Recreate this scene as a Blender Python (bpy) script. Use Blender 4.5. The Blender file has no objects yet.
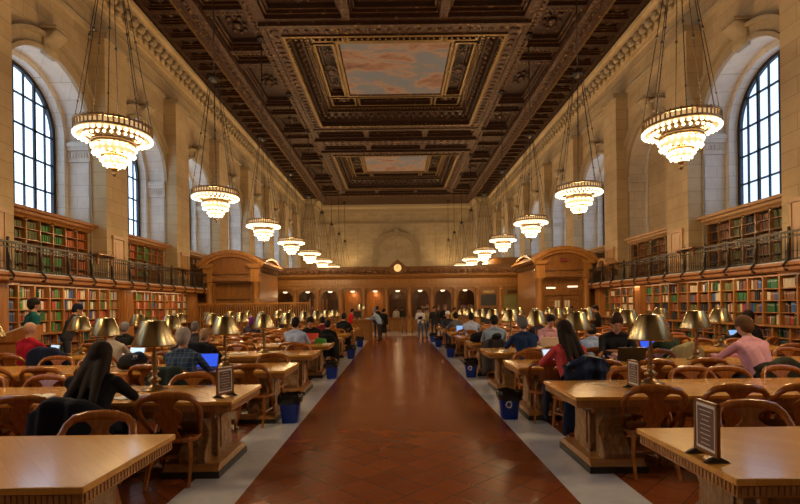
import bpy, bmesh, math, random
from mathutils import Vector, Matrix
random.seed(7)
PI = math.pi
SC = bpy.context.scene
COL = SC.collection

# ------------------------------------------------------------------ camera, world, exposure
F = 480.0                      # focal length in pixels of the 800 px wide frame
EYE = 1.85
CAMX = -0.06
VPX, VPY = 397.0, 306.0
cd = bpy.data.cameras.new('camera'); cam = bpy.data.objects.new('camera', cd); COL.objects.link(cam)
cd.sensor_width = 36.0; cd.sensor_fit = 'HORIZONTAL'; cd.lens = 36.0 * F / 800.0
cd.shift_x = (400 - VPX) / 800.0; cd.shift_y = (VPY - 252) / 800.0
cd.clip_start = 0.05; cd.clip_end = 400
cam.matrix_world = Matrix.Translation((CAMX, 0, EYE)) @ Matrix.Rotation(PI / 2, 4, 'X') @ Matrix.Rotation(-0.0125, 4, 'Z')
SC.camera = cam

W = bpy.data.worlds.new('world'); SC.world = W; W.use_nodes = True
bg = W.node_tree.nodes['Background']
bg.inputs[0].default_value = (0.58, 0.76, 1.0, 1); bg.inputs[1].default_value = 3.0

SC.view_settings.view_transform = 'Standard'; SC.view_settings.look = 'None'
SC.view_settings.exposure = 0.12; SC.view_settings.gamma = 1.0; SC.view_settings.use_curve_mapping = False
SC.cycles.use_denoising = True
SC.cycles.max_bounces = 6; SC.cycles.diffuse_bounces = 3; SC.cycles.glossy_bounces = 3
SC.cycles.transparent_max_bounces = 8
SC.cycles.sample_clamp_indirect = 4.0
CHANDELIER_POWER = 980.0
LAMP_COLOUR = (1.0, 0.68, 0.33)

def at(px, Y):                 # x of what the photo shows in column px at distance Y
    return CAMX + (px - VPX) / F * Y

# ------------------------------------------------------------------ materials
class NT:
    def __init__(s, name):
        s.m = bpy.data.materials.new(name); s.m.use_nodes = True
        s.t = s.m.node_tree; s.b = s.t.nodes['Principled BSDF']
    def n(s, typ, **kw):
        nd = s.t.nodes.new(typ)
        for k, v in kw.items():
            if k.startswith('i_'):
                key = k[2:]; key = int(key) if key.isdigit() else key.replace('_', ' ')
                nd.inputs[key].default_value = v
            else: setattr(nd, k, v)
        return nd
    def l(s, a, b): s.t.links.new(a, b)

def rgb(c): return (c[0], c[1], c[2], 1)
def plain(name, c, rough=0.6, metal=0.0, var=0.0, scale=20.0, bump=0.0, emit=None, es=0.0, coat=0.0, spec=None):
    N = NT(name); b = N.b
    b.inputs['Base Color'].default_value = rgb(c); b.inputs['Roughness'].default_value = rough; b.inputs['Metallic'].default_value = metal
    if coat: b.inputs['Coat Weight'].default_value = coat; b.inputs['Coat Roughness'].default_value = 0.12
    if spec is not None: b.inputs['Specular IOR Level'].default_value = spec
    if emit: b.inputs['Emission Color'].default_value = rgb(emit); b.inputs['Emission Strength'].default_value = es
    if var or bump:
        tc = N.n('ShaderNodeTexCoord'); nz = N.n('ShaderNodeTexNoise', i_Scale=scale, i_Detail=4.0); N.l(tc.outputs['Object'], nz.inputs['Vector'])
        if var:
            mx = N.n('ShaderNodeMix', data_type='RGBA'); N.l(nz.outputs['Fac'], mx.inputs['Factor'])
            mx.inputs[6].default_value = rgb([v * (1 - var) for v in c]); mx.inputs[7].default_value = rgb([min(1, v * (1 + var)) for v in c])
            N.l(mx.outputs[2], b.inputs['Base Color'])
        if bump:
            bp = N.n('ShaderNodeBump', i_Strength=bump, i_Distance=0.02); N.l(nz.outputs['Fac'], bp.inputs['Height']); N.l(bp.outputs[0], b.inputs['Normal'])
    return N.m

def wood(name, c1, c2, rough=0.3, axis='X', scale=1.0, coat=0.3, carve=0.0):
    N = NT(name); b = N.b
    tc = N.n('ShaderNodeTexCoord'); mp = N.n('ShaderNodeMapping')
    sc = {'X': (1.2, 14, 14), 'Y': (14, 1.2, 14), 'Z': (14, 14, 1.2)}[axis]
    mp.inputs['Scale'].default_value = [v * scale for v in sc]
    N.l(tc.outputs['Object'], mp.inputs[0])
    nz = N.n('ShaderNodeTexNoise', i_Scale=1.6, i_Detail=6.0, i_Roughness=0.65, i_Distortion=0.4); N.l(mp.outputs[0], nz.inputs['Vector'])
    cr = N.n('ShaderNodeValToRGB'); cr.color_ramp.elements[0].position = 0.3; cr.color_ramp.elements[1].position = 0.7
    cr.color_ramp.elements[0].color = rgb(c1); cr.color_ramp.elements[1].color = rgb(c2)
    N.l(nz.outputs['Fac'], cr.inputs[0]); N.l(cr.outputs[0], b.inputs['Base Color'])
    b.inputs['Roughness'].default_value = rough
    if coat: b.inputs['Coat Weight'].default_value = coat; b.inputs['Coat Roughness'].default_value = 0.15
    if carve:
        vo = N.n('ShaderNodeTexVoronoi', i_Scale=11.0); N.l(tc.outputs['Object'], vo.inputs['Vector'])
        bp = N.n('ShaderNodeBump', i_Strength=carve, i_Distance=0.03); N.l(vo.outputs['Distance'], bp.inputs['Height']); N.l(bp.outputs[0], b.inputs['Normal'])
    return N.m

def tabletop_mat():            # parquet of wide boards with a cross-grained border
    N = NT('oak_parquet'); b = N.b
    tc = N.n('ShaderNodeTexCoord'); mp = N.n('ShaderNodeMapping'); mp.inputs['Rotation'].default_value = (0, 0, PI / 4)
    N.l(tc.outputs['Object'], mp.inputs[0])
    br = N.n('ShaderNodeTexBrick', i_Scale=1.0); br.offset = 0.5
    br.inputs['Brick Width'].default_value = 0.50; br.inputs['Row Height'].default_value = 0.125; br.inputs['Mortar Size'].default_value = 0.0015
    br.inputs['Color1'].default_value = (0.80, 0.41, 0.075, 1); br.inputs['Color2'].default_value = (0.72, 0.345, 0.055, 1); br.inputs['Mortar'].default_value = (0.60, 0.28, 0.045, 1)
    N.l(mp.outputs[0], br.inputs['Vector'])
    m2 = N.n('ShaderNodeMapping'); m2.inputs['Scale'].default_value = (2, 30, 30); N.l(mp.outputs[0], m2.inputs[0])
    nz = N.n('ShaderNodeTexNoise', i_Scale=1.5, i_Detail=6.0); N.l(m2.outputs[0], nz.inputs['Vector'])
    mx = N.n('ShaderNodeMix', data_type='RGBA', blend_type='MULTIPLY'); mx.inputs['Factor'].default_value = 0.45
    cr = N.n('ShaderNodeValToRGB'); cr.color_ramp.elements[0].color = (0.55, 0.5, 0.45, 1); cr.color_ramp.elements[1].color = (1.2, 1.2, 1.2, 1)
    N.l(nz.outputs['Fac'], cr.inputs[0]); N.l(br.outputs['Color'], mx.inputs[6]); N.l(cr.outputs[0], mx.inputs[7]); N.l(mx.outputs[2], b.inputs['Base Color'])
    b.inputs['Roughness'].default_value = 0.24; b.inputs['Coat Weight'].default_value = 0.6; b.inputs['Coat Roughness'].default_value = 0.13
    bp = N.n('ShaderNodeBump', i_Strength=0.02, i_Distance=0.01); n3 = N.n('ShaderNodeTexNoise', i_Scale=7.0, i_Detail=3.0); N.l(tc.outputs['Object'], n3.inputs['Vector'])
    N.l(n3.outputs['Fac'], bp.inputs['Height']); N.l(bp.outputs[0], b.inputs['Normal']); N.l(bp.outputs[0], b.inputs['Coat Normal'])
    return N.m

def stone(name, plane, c1, c2, mortar, bw=1.25, bh=0.52):
    N = NT(name); b = N.b
    g = N.n('ShaderNodeNewGeometry'); sp = N.n('ShaderNodeSeparateXYZ'); cb = N.n('ShaderNodeCombineXYZ'); N.l(g.outputs['Position'], sp.inputs[0])
    if plane == 'side': N.l(sp.outputs['Y'], cb.inputs['X'])
    elif plane == 'end': N.l(sp.outputs['X'], cb.inputs['X'])
    else:
        ad = N.n('ShaderNodeMath', operation='ADD'); N.l(sp.outputs['X'], ad.inputs[0]); N.l(sp.outputs['Y'], ad.inputs[1]); N.l(ad.outputs[0], cb.inputs['X'])
    N.l(sp.outputs['Z'], cb.inputs['Y'])
    br = N.n('ShaderNodeTexBrick', i_Scale=1.0); br.inputs['Brick Width'].default_value = bw; br.inputs['Row Height'].default_value = bh
    br.inputs['Mortar Size'].default_value = 0.010; br.inputs['Mortar Smooth'].default_value = 0.3
    br.inputs['Color1'].default_value = rgb(c1); br.inputs['Color2'].default_value = rgb(c2); br.inputs['Mortar'].default_value = rgb(mortar)
    N.l(cb.outputs[0], br.inputs['Vector'])
    nz = N.n('ShaderNodeTexNoise', i_Scale=0.9, i_Detail=8.0, i_Roughness=0.7); N.l(g.outputs['Position'], nz.inputs['Vector'])
    cr = N.n('ShaderNodeValToRGB'); cr.color_ramp.elements[0].position = 0.3; cr.color_ramp.elements[1].position = 0.7
    cr.color_ramp.elements[0].color = (0.80, 0.78, 0.75, 1); cr.color_ramp.elements[1].color = (1.08, 1.08, 1.08, 1); N.l(nz.outputs['Fac'], cr.inputs[0])
    mx = N.n('ShaderNodeMix', data_type='RGBA', blend_type='MULTIPLY'); mx.inputs['Factor'].default_value = 1.0
    N.l(br.outputs['Color'], mx.inputs[6]); N.l(cr.outputs[0], mx.inputs[7]); N.l(mx.outputs[2], b.inputs['Base Color'])
    b.inputs['Roughness'].default_value = 0.8
    bp = N.n('ShaderNodeBump', i_Strength=0.25, i_Distance=0.02, invert=True); N.l(br.outputs['Fac'], bp.inputs['Height']); N.l(bp.outputs[0], b.inputs['Normal'])
    return N.m

def tile_mat():                # diagonal quarry tiles, worn polish
    N = NT('quarry_tile'); b = N.b
    g = N.n('ShaderNodeNewGeometry'); mp = N.n('ShaderNodeMapping'); mp.inputs['Rotation'].default_value = (0, 0, PI / 4); N.l(g.outputs['Position'], mp.inputs[0])
    br = N.n('ShaderNodeTexBrick', i_Scale=1.0); br.offset = 0.0
    br.inputs['Brick Width'].default_value = 0.33; br.inputs['Row Height'].default_value = 0.33; br.inputs['Mortar Size'].default_value = 0.006
    br.inputs['Color1'].default_value = (0.25, 0.062, 0.014, 1); br.inputs['Color2'].default_value = (0.20, 0.048, 0.011, 1); br.inputs['Mortar'].default_value = (0.085, 0.04, 0.022, 1)
    N.l(mp.outputs[0], br.inputs['Vector'])
    nz = N.n('ShaderNodeTexNoise', i_Scale=1.7, i_Detail=7.0, i_Roughness=0.65); N.l(g.outputs['Position'], nz.inputs['Vector'])
    cr = N.n('ShaderNodeValToRGB'); cr.color_ramp.elements[0].position = 0.3; cr.color_ramp.elements[1].position = 0.72
    cr.color_ramp.elements[0].color = (0.86, 0.86, 0.86, 1); cr.color_ramp.elements[1].color = (1.08, 1.07, 1.06, 1); N.l(nz.outputs['Fac'], cr.inputs[0])
    mx = N.n('ShaderNodeMix', data_type='RGBA', blend_type='MULTIPLY'); mx.inputs['Factor'].default_value = 1.0
    N.l(br.outputs['Color'], mx.inputs[6]); N.l(cr.outputs[0], mx.inputs[7]); N.l(mx.outputs[2], b.inputs['Base Color'])
    r = N.n('ShaderNodeMapRange'); r.inputs['To Min'].default_value = 0.30; r.inputs['To Max'].default_value = 0.19; N.l(nz.outputs['Fac'], r.inputs[0]); N.l(r.outputs[0], b.inputs['Roughness'])
    n2 = N.n('ShaderNodeTexNoise', i_Scale=1.4, i_Detail=1.0); N.l(g.outputs['Position'], n2.inputs['Vector'])
    ad = N.n('ShaderNodeMath', operation='MULTIPLY_ADD'); N.l(br.outputs['Fac'], ad.inputs[0]); ad.inputs[1].default_value = -0.5; N.l(n2.outputs['Fac'], ad.inputs[2])
    bp = N.n('ShaderNodeBump', i_Strength=0.12, i_Distance=0.015); N.l(ad.outputs[0], bp.inputs['Height']); N.l(bp.outputs[0], b.inputs['Normal'])
    return N.m

def marble_mat():
    N = NT('grey_marble'); b = N.b
    g = N.n('ShaderNodeNewGeometry'); nz = N.n('ShaderNodeTexNoise', i_Scale=2.2, i_Detail=9.0, i_Roughness=0.7, i_Distortion=1.0); N.l(g.outputs['Position'], nz.inputs['Vector'])
    cr = N.n('ShaderNodeValToRGB'); cr.color_ramp.elements[0].position = 0.3; cr.color_ramp.elements[1].position = 0.7
    cr.color_ramp.elements[0].color = (0.50, 0.51, 0.55, 1); cr.color_ramp.elements[1].color = (0.66, 0.67, 0.71, 1)
    N.l(nz.outputs['Fac'], cr.inputs[0]); N.l(cr.outputs[0], b.inputs['Base Color'])
    b.inputs['Roughness'].default_value = 0.11; b.inputs['Specular IOR Level'].default_value = 0.7
    n2 = N.n('ShaderNodeTexNoise', i_Scale=2.5, i_Detail=2.0); N.l(g.outputs['Position'], n2.inputs['Vector'])
    bp = N.n('ShaderNodeBump', i_Strength=0.08, i_Distance=0.02); N.l(n2.outputs['Fac'], bp.inputs['Height']); N.l(bp.outputs[0], b.inputs['Normal'])
    return N.m

def gilt_mat(name, dark, gold, amount, scale, bump=0.6):     # carved and partly gilded ceiling wood
    N = NT(name); b = N.b
    g = N.n('ShaderNodeNewGeometry'); vo = N.n('ShaderNodeTexVoronoi', i_Scale=scale, feature='SMOOTH_F1'); nz = N.n('ShaderNodeTexNoise', i_Scale=scale * 1.4, i_Detail=4.0)
    N.l(g.outputs['Position'], vo.inputs['Vector']); N.l(g.outputs['Position'], nz.inputs['Vector'])
    ad = N.n('ShaderNodeMath', operation='MULTIPLY_ADD'); N.l(vo.outputs['Distance'], ad.inputs[0]); ad.inputs[1].default_value = -0.6; N.l(nz.outputs['Fac'], ad.inputs[2])
    cr = N.n('ShaderNodeValToRGB'); cr.color_ramp.elements[0].position = 0.5 - amount; cr.color_ramp.elements[1].position = 0.62 - amount
    cr.color_ramp.elements[0].color = rgb(dark); cr.color_ramp.elements[1].color = rgb(gold)
    N.l(ad.outputs[0], cr.inputs[0]); N.l(cr.outputs[0], b.inputs['Base Color']); b.inputs['Roughness'].default_value = 0.45; b.inputs['Metallic'].default_value = 0.15
    bp = N.n('ShaderNodeBump', i_Strength=bump, i_Distance=0.08); N.l(ad.outputs[0], bp.inputs['Height']); N.l(bp.outputs[0], b.inputs['Normal'])
    return N.m

def clouds_mat():
    N = NT('painted_clouds'); b = N.b
    g = N.n('ShaderNodeNewGeometry'); mp = N.n('ShaderNodeMapping'); mp.inputs['Scale'].default_value = (0.38, 0.55, 0.4); N.l(g.outputs['Position'], mp.inputs[0])
    nz = N.n('ShaderNodeTexNoise', i_Scale=1.0, i_Detail=10.0, i_Roughness=0.66, i_Distortion=0.3); N.l(mp.outputs[0], nz.inputs['Vector'])
    cr = N.n('ShaderNodeValToRGB'); e = cr.color_ramp.elements; e[0].position = 0.30; e[0].color = (0.11, 0.05, 0.032, 1); e[1].position = 0.68; e[1].color = (0.13, 0.17, 0.24, 1)
    a = e.new(0.42); a.color = (0.24, 0.12, 0.08, 1); a = e.new(0.48); a.color = (0.30, 0.20, 0.15, 1); a = e.new(0.54); a.color = (0.17, 0.17, 0.19, 1)
    N.l(nz.outputs['Fac'], cr.inputs[0]); N.l(cr.outputs[0], b.inputs['Base Color']); b.inputs['Roughness'].default_value = 0.7
    return N.m

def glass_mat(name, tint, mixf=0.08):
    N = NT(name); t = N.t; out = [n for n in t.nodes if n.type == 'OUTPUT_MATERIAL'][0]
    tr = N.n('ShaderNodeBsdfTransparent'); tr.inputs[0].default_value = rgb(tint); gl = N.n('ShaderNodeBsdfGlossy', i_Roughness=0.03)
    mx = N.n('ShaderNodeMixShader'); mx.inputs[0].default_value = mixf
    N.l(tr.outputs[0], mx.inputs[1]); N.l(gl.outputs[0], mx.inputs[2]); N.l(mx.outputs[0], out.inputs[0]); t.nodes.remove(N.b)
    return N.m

def book_mat(name, c):         # cloth spine with two gilt bands
    N = NT(name); b = N.b
    tc = N.n('ShaderNodeTexCoord'); sp = N.n('ShaderNodeSeparateXYZ'); N.l(tc.outputs['Generated'], sp.inputs[0])
    cr = N.n('ShaderNodeValToRGB'); cr.color_ramp.interpolation = 'CONSTANT'; e = cr.color_ramp.elements
    light = tuple(min(1, v * 0.5 + 0.28) for v in c)
    e[0].color = rgb(c); e[1].position = 0.74; e[1].color = rgb(light); k = e.new(0.84); k.color = rgb(c)
    N.l(sp.outputs['Z'], cr.inputs[0]); N.l(cr.outputs[0], b.inputs['Base Color']); b.inputs['Roughness'].default_value = 0.6
    return N.m

M = {}
M['stone_side'] = stone('limestone_side', 'side', (0.57, 0.425, 0.235), (0.50, 0.365, 0.19), (0.33, 0.24, 0.13))
M['stone_end'] = stone('limestone_end', 'end', (0.50, 0.40, 0.25), (0.44, 0.345, 0.21), (0.32, 0.24, 0.15))
M['reveal'] = stone('limestone_reveal', 'sum', (0.72, 0.66, 0.57), (0.67, 0.61, 0.52), (0.48, 0.42, 0.34), 0.9, 0.45)
M['stone_trim'] = plain('carved_limestone', (0.38, 0.29, 0.17), 0.75, var=0.22, scale=6, bump=0.25)
M['tile'] = tile_mat(); M['marble'] = marble_mat()
M['ceil'] = gilt_mat('carved_ceiling_wood', (0.040, 0.015, 0.006), (0.17, 0.085, 0.028), 0.05, 3.2)
M['ceil_gold'] = gilt_mat('gilded_ceiling_band', (0.060, 0.024, 0.009), (0.27, 0.15, 0.045), 0.10, 4.0, 0.9)
M['ceil_dark'] = plain('dark_coffer', (0.030, 0.013, 0.007), 0.5, var=0.3, scale=2)
M['gold'] = plain('gilding', (0.21, 0.125, 0.04), 0.42, metal=0.45, var=0.3, scale=9)
M['clouds'] = clouds_mat()
M['oak'] = tabletop_mat()
M['oak_edge'] = wood('oak_edge', (0.27, 0.115, 0.03), (0.50, 0.235, 0.065), 0.35, 'X', 1.0, carve=0.25)
M['oak_carved'] = wood('carved_oak', (0.15, 0.07, 0.024), (0.38, 0.20, 0.07), 0.4, 'Z', 1.0, 0.15, carve=0.9)
M['chair'] = wood('chair_oak', (0.24, 0.068, 0.011), (0.44, 0.155, 0.026), 0.20, 'Z', 1.0, 0.35)
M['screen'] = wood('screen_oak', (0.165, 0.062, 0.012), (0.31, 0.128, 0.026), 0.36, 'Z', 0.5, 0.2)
M['screen_light'] = wood('lightened_screen_oak', (0.27, 0.112, 0.022), (0.46, 0.205, 0.046), 0.33, 'Z', 0.5, 0.25)  # lighter copy for projecting parts; their lit contrast is put into the colour
M['screen_dark'] = wood('shaded_screen_oak', (0.085, 0.032, 0.008), (0.17, 0.066, 0.014), 0.45, 'Z', 0.5, 0.1)  # darker copy; the gloom behind the arches is put into the colour
M['screen_carved'] = wood('carved_screen_oak', (0.13, 0.048, 0.010), (0.32, 0.135, 0.028), 0.4, 'X', 0.5, 0.15, carve=0.9)
M['case'] = wood('bookcase_oak', (0.27, 0.10, 0.02), (0.44, 0.18, 0.042), 0.4, 'Z', 0.5, 0.15)
M['door_wood'] = wood('gallery_door_oak', (0.42, 0.22, 0.09), (0.55, 0.32, 0.14), 0.4, 'Z', 0.5, 0.15)
M['bronze'] = plain('dark_bronze', (0.055, 0.042, 0.030), 0.42, metal=0.6, var=0.3, scale=8)
M['iron'] = plain('window_iron', (0.012, 0.013, 0.018), 0.5)
M['brass'] = plain('brushed_brass', (0.44, 0.34, 0.17), 0.27, metal=1.0, var=0.12, scale=5)
M['brass_dark'] = plain('aged_brass', (0.30, 0.20, 0.10), 0.33, metal=0.9, var=0.25, scale=12)
M['shade_in'] = plain('lamp_shade_lining', (0.75, 0.68, 0.5), 0.6)
M['glass'] = glass_mat('window_glass', (0.97, 0.98, 1.0))
M['glass_dim'] = glass_mat('dimmed_daylight_glass', (0.78, 0.80, 0.84))  # darker tint puts the weaker daylight of the right side into the panes
M['bulb'] = plain('lit_bulb', (1, 0.9, 0.7), 0.4, emit=(1.0, 0.80, 0.50), es=3.4)
M['crystal'] = plain('lit_crystal_band', (0.9, 0.8, 0.6), 0.3, emit=(1.0, 0.58, 0.22), es=0.45)
M['globe'] = plain('lit_globe', (1, 0.95, 0.85), 0.4, emit=(1.0, 0.80, 0.52), es=1.5)
M['blue_bin'] = plain('blue_plastic', (0.006, 0.045, 0.42), 0.35)
M['bag'] = plain('black_bin_bag', (0.012, 0.012, 0.014), 0.25, bump=0.8, scale=14)
M['white'] = plain('white_paint', (0.80, 0.80, 0.80), 0.5)
M['paper'] = plain('paper', (0.82, 0.78, 0.70), 0.7)
M['black'] = plain('black_plastic', (0.015, 0.015, 0.017), 0.4)
M['base_dark'] = plain('black_plinth', (0.020, 0.018, 0.016), 0.45)
M['red_rope'] = plain('red_rope', (0.20, 0.03, 0.02), 0.7)
M['red_card'] = plain('red_folder', (0.75, 0.06, 0.03), 0.5)
M['silver'] = plain('silver_plastic', (0.55, 0.55, 0.56), 0.35, metal=0.3)
M['screen_blue'] = plain('lit_screen_blue', (0.1, 0.2, 0.5), 0.3, emit=(0.28, 0.55, 1.0), es=0.8)
M['screen_pale'] = plain('lit_screen_pale', (0.4, 0.5, 0.6), 0.3, emit=(0.55, 0.78, 1.0), es=0.9)
M['screen_deep'] = plain('lit_screen_deep_blue', (0.02, 0.05, 0.4), 0.3, emit=(0.03, 0.11, 0.9), es=0.8)
M['exit_red'] = plain('lit_red_sign', (0.5, 0.02, 0.02), 0.4, emit=(1.0, 0.05, 0.03), es=0.35)
M['dial'] = plain('lit_clock_dial', (0.8, 0.6, 0.3), 0.4, emit=(1.0, 0.62, 0.2), es=0.75)
M['green_door'] = plain('olive_door_panel', (0.20, 0.17, 0.05), 0.5)
M['skin'] = plain('skin', (0.50, 0.27, 0.18), 0.5)
M['skin_dark'] = plain('dark_skin', (0.12, 0.055, 0.03), 0.5)
M['eye'] = plain('eye', (0.02, 0.015, 0.012), 0.3)
M['lip'] = plain('lips', (0.34, 0.10, 0.08), 0.5)
_cl = {}
def cloth(c, rough=0.9):
    k = tuple(round(v, 3) for v in c)
    if k not in _cl: _cl[k] = plain('cloth', tuple(min(.8, v * 1.15) for v in c), rough, var=0.18, scale=30, bump=0.15, spec=0.15)
    return _cl[k]
for k in ('bulb', 'crystal', 'screen_blue', 'screen_pale', 'screen_deep', 'exit_red', 'dial', 'globe'):
    M[k].cycles.emission_sampling = 'NONE'

# ------------------------------------------------------------------ mesh builder
class MB:
    def __init__(s): s.v = []; s.f = []; s.mi = []; s.sm = []; s.cur = 0; s.smooth = False
    def add(s, vs, fs):
        b = len(s.v); s.v += [tuple(v) for v in vs]
        for f in fs: s.f.append(tuple(b + i for i in f)); s.mi.append(s.cur); s.sm.append(s.smooth)
    def box(s, x0, x1, y0, y1, z0, z1):
        s.add([(x, y, z) for x in (x0, x1) for y in (y0, y1) for z in (z0, z1)],
              [(0, 1, 3, 2), (4, 6, 7, 5), (0, 4, 5, 1), (2, 3, 7, 6), (0, 2, 6, 4), (1, 5, 7, 3)])
    def quad(s, a, b, c, d): s.add([a, b, c, d], [(0, 1, 2, 3)])
    def prism(s, poly, axis, a0, a1):
        """poly of 2-D points extruded along axis; for x: (y,z); y: (x,z); z: (x,y)"""
        def P(p, a): return (a, p[0], p[1]) if axis == 'x' else (p[0], a, p[1]) if axis == 'y' else (p[0], p[1], a)
        n = len(poly)
        s.add([P(p, a0) for p in poly] + [P(p, a1) for p in poly],
              [tuple(range(n))[::-1], tuple(range(n, 2 * n))] + [(i, (i + 1) % n, n + (i + 1) % n, n + i) for i in range(n)])
    def lathe(s, prof, c=(0, 0, 0), n=16, cap=True):
        vs = []; fs = []
        for r, z in prof:
            for k in range(n): a = 2 * PI * k / n; vs.append((c[0] + r * math.cos(a), c[1] + r * math.sin(a), c[2] + z))
        for i in range(len(prof) - 1):
            for k in range(n): fs.append((i * n + k, i * n + (k + 1) % n, (i + 1) * n + (k + 1) % n, (i + 1) * n + k))
        if cap: fs.append(tuple(range(n))[::-1]); fs.append(tuple((len(prof) - 1) * n + k for k in range(n)))
        s.add(vs, fs)
    def sweep(s, pts, sec, n=8, up=(0, 0, 1), square=False):
        """sec: list of (a,b) half sizes along side / normal"""
        pts = [Vector(p) for p in pts]; vs = []; fs = []
        up = Vector(up)
        if square: ang = [(1, 1), (-1, 1), (-1, -1), (1, -1)]; n = 4
        else: ang = [(math.cos(2 * PI * k / n), math.sin(2 * PI * k / n)) for k in range(n)]
        for i, p in enumerate(pts):
            t = (pts[min(i + 1, len(pts) - 1)] - pts[max(i - 1, 0)]).normalized()
            sd = t.cross(up)
            if sd.length < 1e-3: sd = t.cross(Vector((0, 1, 0)) if abs(t.y) < 0.9 else Vector((1, 0, 0)))
            sd.normalize(); nm = sd.cross(t).normalized()
            a, b = sec[i] if isinstance(sec, list) else sec
            for ca, sa in ang: vs.append(p + sd * a * ca + nm * b * sa)
        for i in range(len(pts) - 1):
            for k in range(n): fs.append((i * n + k, i * n + (k + 1) % n, (i + 1) * n + (k + 1) % n, (i + 1) * n + k))
        fs.append(tuple(range(n))[::-1]); fs.append(tuple((len(pts) - 1) * n + k for k in range(n)))
        s.add(vs, fs)
    def ball(s, c, r, n=8, m=5, sc=(1, 1, 1)):
        vs = [(c[0], c[1], c[2] + r * sc[2])]; fs = []
        for i in range(1, m):
            t = PI * i / m
            for k in range(n): a = 2 * PI * k / n; vs.append((c[0] + r * sc[0] * math.sin(t) * math.cos(a), c[1] + r * sc[1] * math.sin(t) * math.sin(a), c[2] + r * sc[2] * math.cos(t)))
        vs.append((c[0], c[1], c[2] - r * sc[2])); L = len(vs) - 1
        for k in range(n): fs.append((0, 1 + k, 1 + (k + 1) % n)); fs.append((L, 1 + (m - 2) * n + (k + 1) % n, 1 + (m - 2) * n + k))
        for i in range(m - 2):
            for k in range(n): fs.append((1 + i * n + k, 1 + (i + 1) * n + k, 1 + (i + 1) * n + (k + 1) % n, 1 + i * n + (k + 1) % n))
        s.add(vs, fs)
    def rings(s, x0, x1, y0, y1, prof, mats=None, fill=None):
        """stepped rectangular recess seen from below: prof = [(inset, z), ...]"""
        R = []
        for ins, z in prof: R.append([(x0 + ins, y0 + ins, z), (x1 - ins, y0 + ins, z), (x1 - ins, y1 - ins, z), (x0 + ins, y1 - ins, z)])
        for i in range(len(R) - 1):
            if mats: s.cur = mats[i]
            for k in range(4): s.quad(R[i][k], R[i][(k + 1) % 4], R[i + 1][(k + 1) % 4], R[i + 1][k])
        if fill is not None: s.cur = fill; s.add(R[-1], [(0, 1, 2, 3)])
    def mesh(s, name, mats, bevel=0.0, recalc=True):
        me = bpy.data.meshes.new(name); me.from_pydata(s.v, [], s.f)
        me.polygons.foreach_set('material_index', s.mi); me.polygons.foreach_set('use_smooth', s.sm)
        for m in mats if isinstance(mats, (list, tuple)) else [mats]: me.materials.append(m)
        if recalc or bevel:
            bm = bmesh.new(); bm.from_mesh(me)
            if bevel:
                ed = [e for e in bm.edges if len(e.link_faces) == 2 and e.calc_face_angle(0) > 0.7 and e.calc_length() > bevel * 2.5]
                bmesh.ops.bevel(bm, geom=ed, offset=bevel, segments=2, affect='EDGES', clamp_overlap=True, profile=0.6)
            bmesh.ops.recalc_face_normals(bm, faces=bm.faces[:]); bm.to_mesh(me); bm.free()
        me.update(); return me
    def build(s, name, mats, parent=None, loc=None, bevel=0.0, recalc=True):
        me = s.mesh(name, mats, bevel, recalc)
        return link(name, me, parent, loc)

def link(name, me, parent=None, loc=None):
    o = bpy.data.objects.new(name, me); COL.objects.link(o)
    if parent is not None: o.parent = parent
    if loc is not None: o.location = loc
    return o
def tag(o, label, cat, group=None, kind=None):
    o['label'] = label; o['category'] = cat
    if group: o['group'] = group
    if kind: o['kind'] = kind
    return o
def thing(name, label, cat, loc=(0, 0, 0), rz=0.0, group=None):
    o = bpy.data.objects.new(name, None); COL.objects.link(o); o.location = loc; o.rotation_euler = (0, 0, rz)
    o.empty_display_size = 0.1
    return tag(o, label, cat, group)
def struct(o): o['kind'] = 'structure'; return o
KIDS = {}
def kids(o):
    if o.name not in KIDS: KIDS[o.name] = [c for c in bpy.data.objects if c.parent == o]
    return KIDS[o.name]
def copy_tree(o, parent=None):
    c = o.copy(); COL.objects.link(c); c.parent = parent
    for ch in kids(o): copy_tree(ch, c)
    return c
def arc(cx, cz, r, a0, a1, n): return [(cx + r * math.cos(a0 + (a1 - a0) * i / n), cz + r * math.sin(a0 + (a1 - a0) * i / n)) for i in range(n + 1)]
ORD = ['first', 'second', 'third', 'fourth', 'fifth', 'sixth', 'seventh', 'eighth', 'ninth', 'tenth', 'eleventh', 'twelfth', 'thirteenth', 'fourteenth', 'fifteenth', 'sixteenth', 'seventeenth', 'eighteenth', 'nineteenth', 'twentieth']

# ================================================================== THE ROOM
HX = 12.1; Y0 = -8.0; Y1 = 64.5; ZC = 15.4; PITCH = 6.1; WC0 = 16.65; HW = 2.25; SPR = 8.5
m = MB()
for x0, x1, k in ((-HX, -2.27, 0), (-2.27, -1.62, 1), (-1.62, 1.62, 0), (1.62, 2.27, 1), (2.27, HX, 0)):
    m.cur = k
    m.quad((x0, Y0, 0), (x1, Y0, 0), (x1, 29.6, 0), (x0, 29.6, 0))
m.cur = 1; m.quad((-HX, 29.6, 0), (HX, 29.6, 0), (HX, Y1, 0), (-HX, Y1, 0))
struct(m.build('floor', [M['tile'], M['marble']], recalc=False))

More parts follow.
